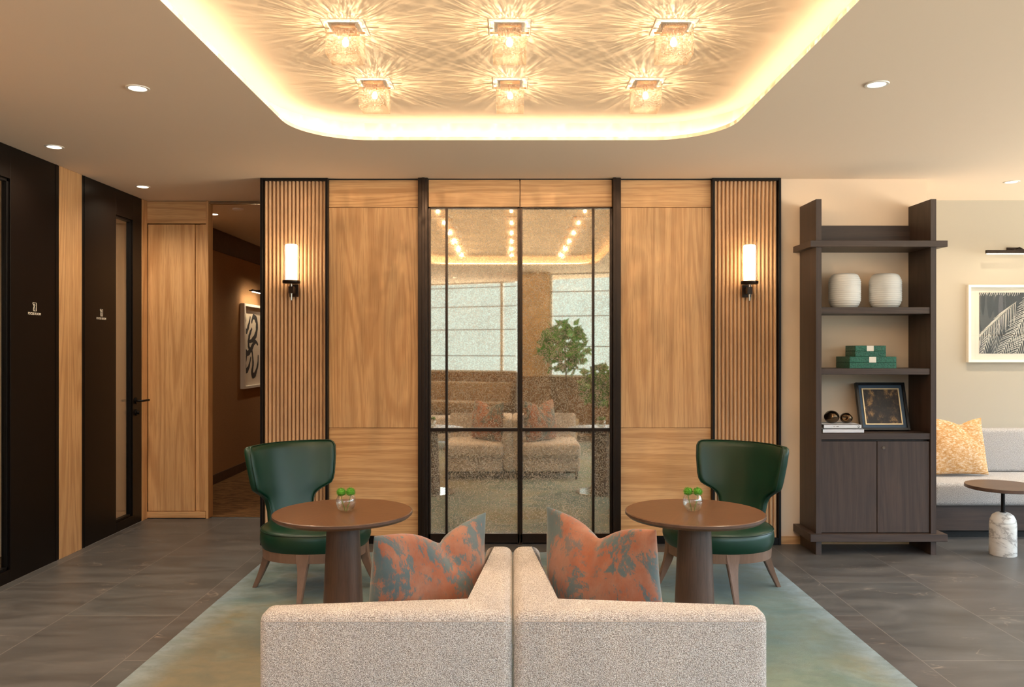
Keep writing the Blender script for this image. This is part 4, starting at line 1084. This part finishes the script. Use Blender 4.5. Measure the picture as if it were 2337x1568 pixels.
brush([(9.72, 1.40), (9.76, 1.24), (9.72, 1.12), (9.82, 1.10), (9.94, 1.22), (9.96, 1.34)], .034)
obj('brushstrokes', m, M['ink'], ca)

# ================================================================== seen only in the mirror
def ivy(seed, r0, n_, size, center, sq=1.0, rr=1.0):
    rnd = random.Random(seed); m = MB()
    for k in range(n_):
        z = rnd.uniform(-1, 1); a = rnd.uniform(0, 2*PI); q = math.sqrt(1-z*z); rad = r0*rnd.uniform(.45, 1.05)**.6
        c = Vector(center)+Vector((q*math.cos(a)*rad, q*math.sin(a)*rad, z*rad*sq))
        d = Vector((rnd.gauss(0, 1), rnd.gauss(0, 1), rnd.gauss(0, .7)+.2)).normalized(); s_ = d.cross(Vector((rnd.gauss(0, 1), rnd.gauss(0, 1), rnd.gauss(0, 1)))).normalized()
        l_ = size*rnd.uniform(.7, 1.2); n2 = d.cross(s_)*l_*.12
        m.poly([c, c+d*l_*.35+s_*l_*.30*rr+n2, c+d*l_, c+d*l_*.35-s_*l_*.30*rr+n2])
    return m
tr = wroot('potted_tree', (.80, -.8, 0), 'small round-headed green tree in front of the column, seen in the mirror', 'plant')
fo = ivy(4, .37, 420, .15, (.80, -.8, 1.43), 1.0)
obj('foliage', fo, M['leaf'], tr)
m = MB(); m.tube([(.86, -.8, .3), (.84, -.8, .8), (.82, -.8, 1.2), (.80, -.8, 1.5)], [.018, .015, .013, .01], 8)
for k in range(5):
    a = k*1.3; m.tube([(.81, -.8, 1.15+.05*k), (.81+.16*math.cos(a), -.8+.16*math.sin(a), 1.4+.04*k)], [.008, .004], 6)
obj('trunk', m, M['bark'], tr, smooth=True)
obj('pot', MB().lathe([(0, 0), (.13, 0), (.17, .32), (.155, .32), (.15, .29), (0, .29)], c=(.86, -.8, 0), seg=32), M['colpaint'], tr, smooth=40)
t2 = wroot('potted_shrub', (1.30, .2, 0), 'bushy broad-leaved green plant beside the small tree, seen in the mirror', 'plant')
obj('foliage', ivy(8, .30, 420, .12, (1.30, .2, .88), .95, 1.4), M['leaf2'], t2)
m = MB()
for k in range(5): m.tube([(1.30, .2, .25), (1.30+.12*math.cos(k*1.3), .2+.12*math.sin(k*1.3), .9)], [.009, .005], 6)
obj('stems', m, M['bark'], t2)
obj('pot', MB().lathe([(0, 0), (.12, 0), (.15, .28), (.135, .28), (.13, .25), (0, .25)], c=(1.30, .2, .0125), seg=32), M['colpaint'], t2, smooth=40)
ot = wroot('low_bench', (-1.25, .35, 0), 'low boucle bench on black legs behind the left sofa, seen in the mirror', 'bench')
obj('seat', MB().box(-2.0, -.55, .1, .62, .14, .46, .03, 4), M['boucle'], ot, smooth=60)
for lx in (-1.95, -.6):
    for ly in (.14, .58): obj('leg', MB().box(lx-.015, lx+.015, ly-.015, ly+.015, .0125, .141), M['black'], ot)
bq = wroot('banquette', (-1.4, -3.2, 0), 'long brown upholstered banquette under the far window, seen in the mirror', 'bench')
pa, pb = Vector((-2.75, -4.27)), Vector((.05, -3.0)); dd = (pb-pa).normalized(); nn2 = Vector((-dd.y, dd.x))
def slab(o0, o1, z0, z1, bev=.03):
    return MB().prism([tuple(pa+nn2*o0), tuple(pb+nn2*o0), tuple(pb+nn2*o1), tuple(pa+nn2*o1)], z0, z1, bev, 3)
obj('back_cushion', slab(.02, .18, .42, .80), M['brown_up'], bq, smooth=60)
obj('seat_cushion', slab(.02, .62, .24, .46), M['brown_up'], bq, smooth=60)
obj('plinth', slab(.05, .56, .0, .24, 0), M['wains'], bq)
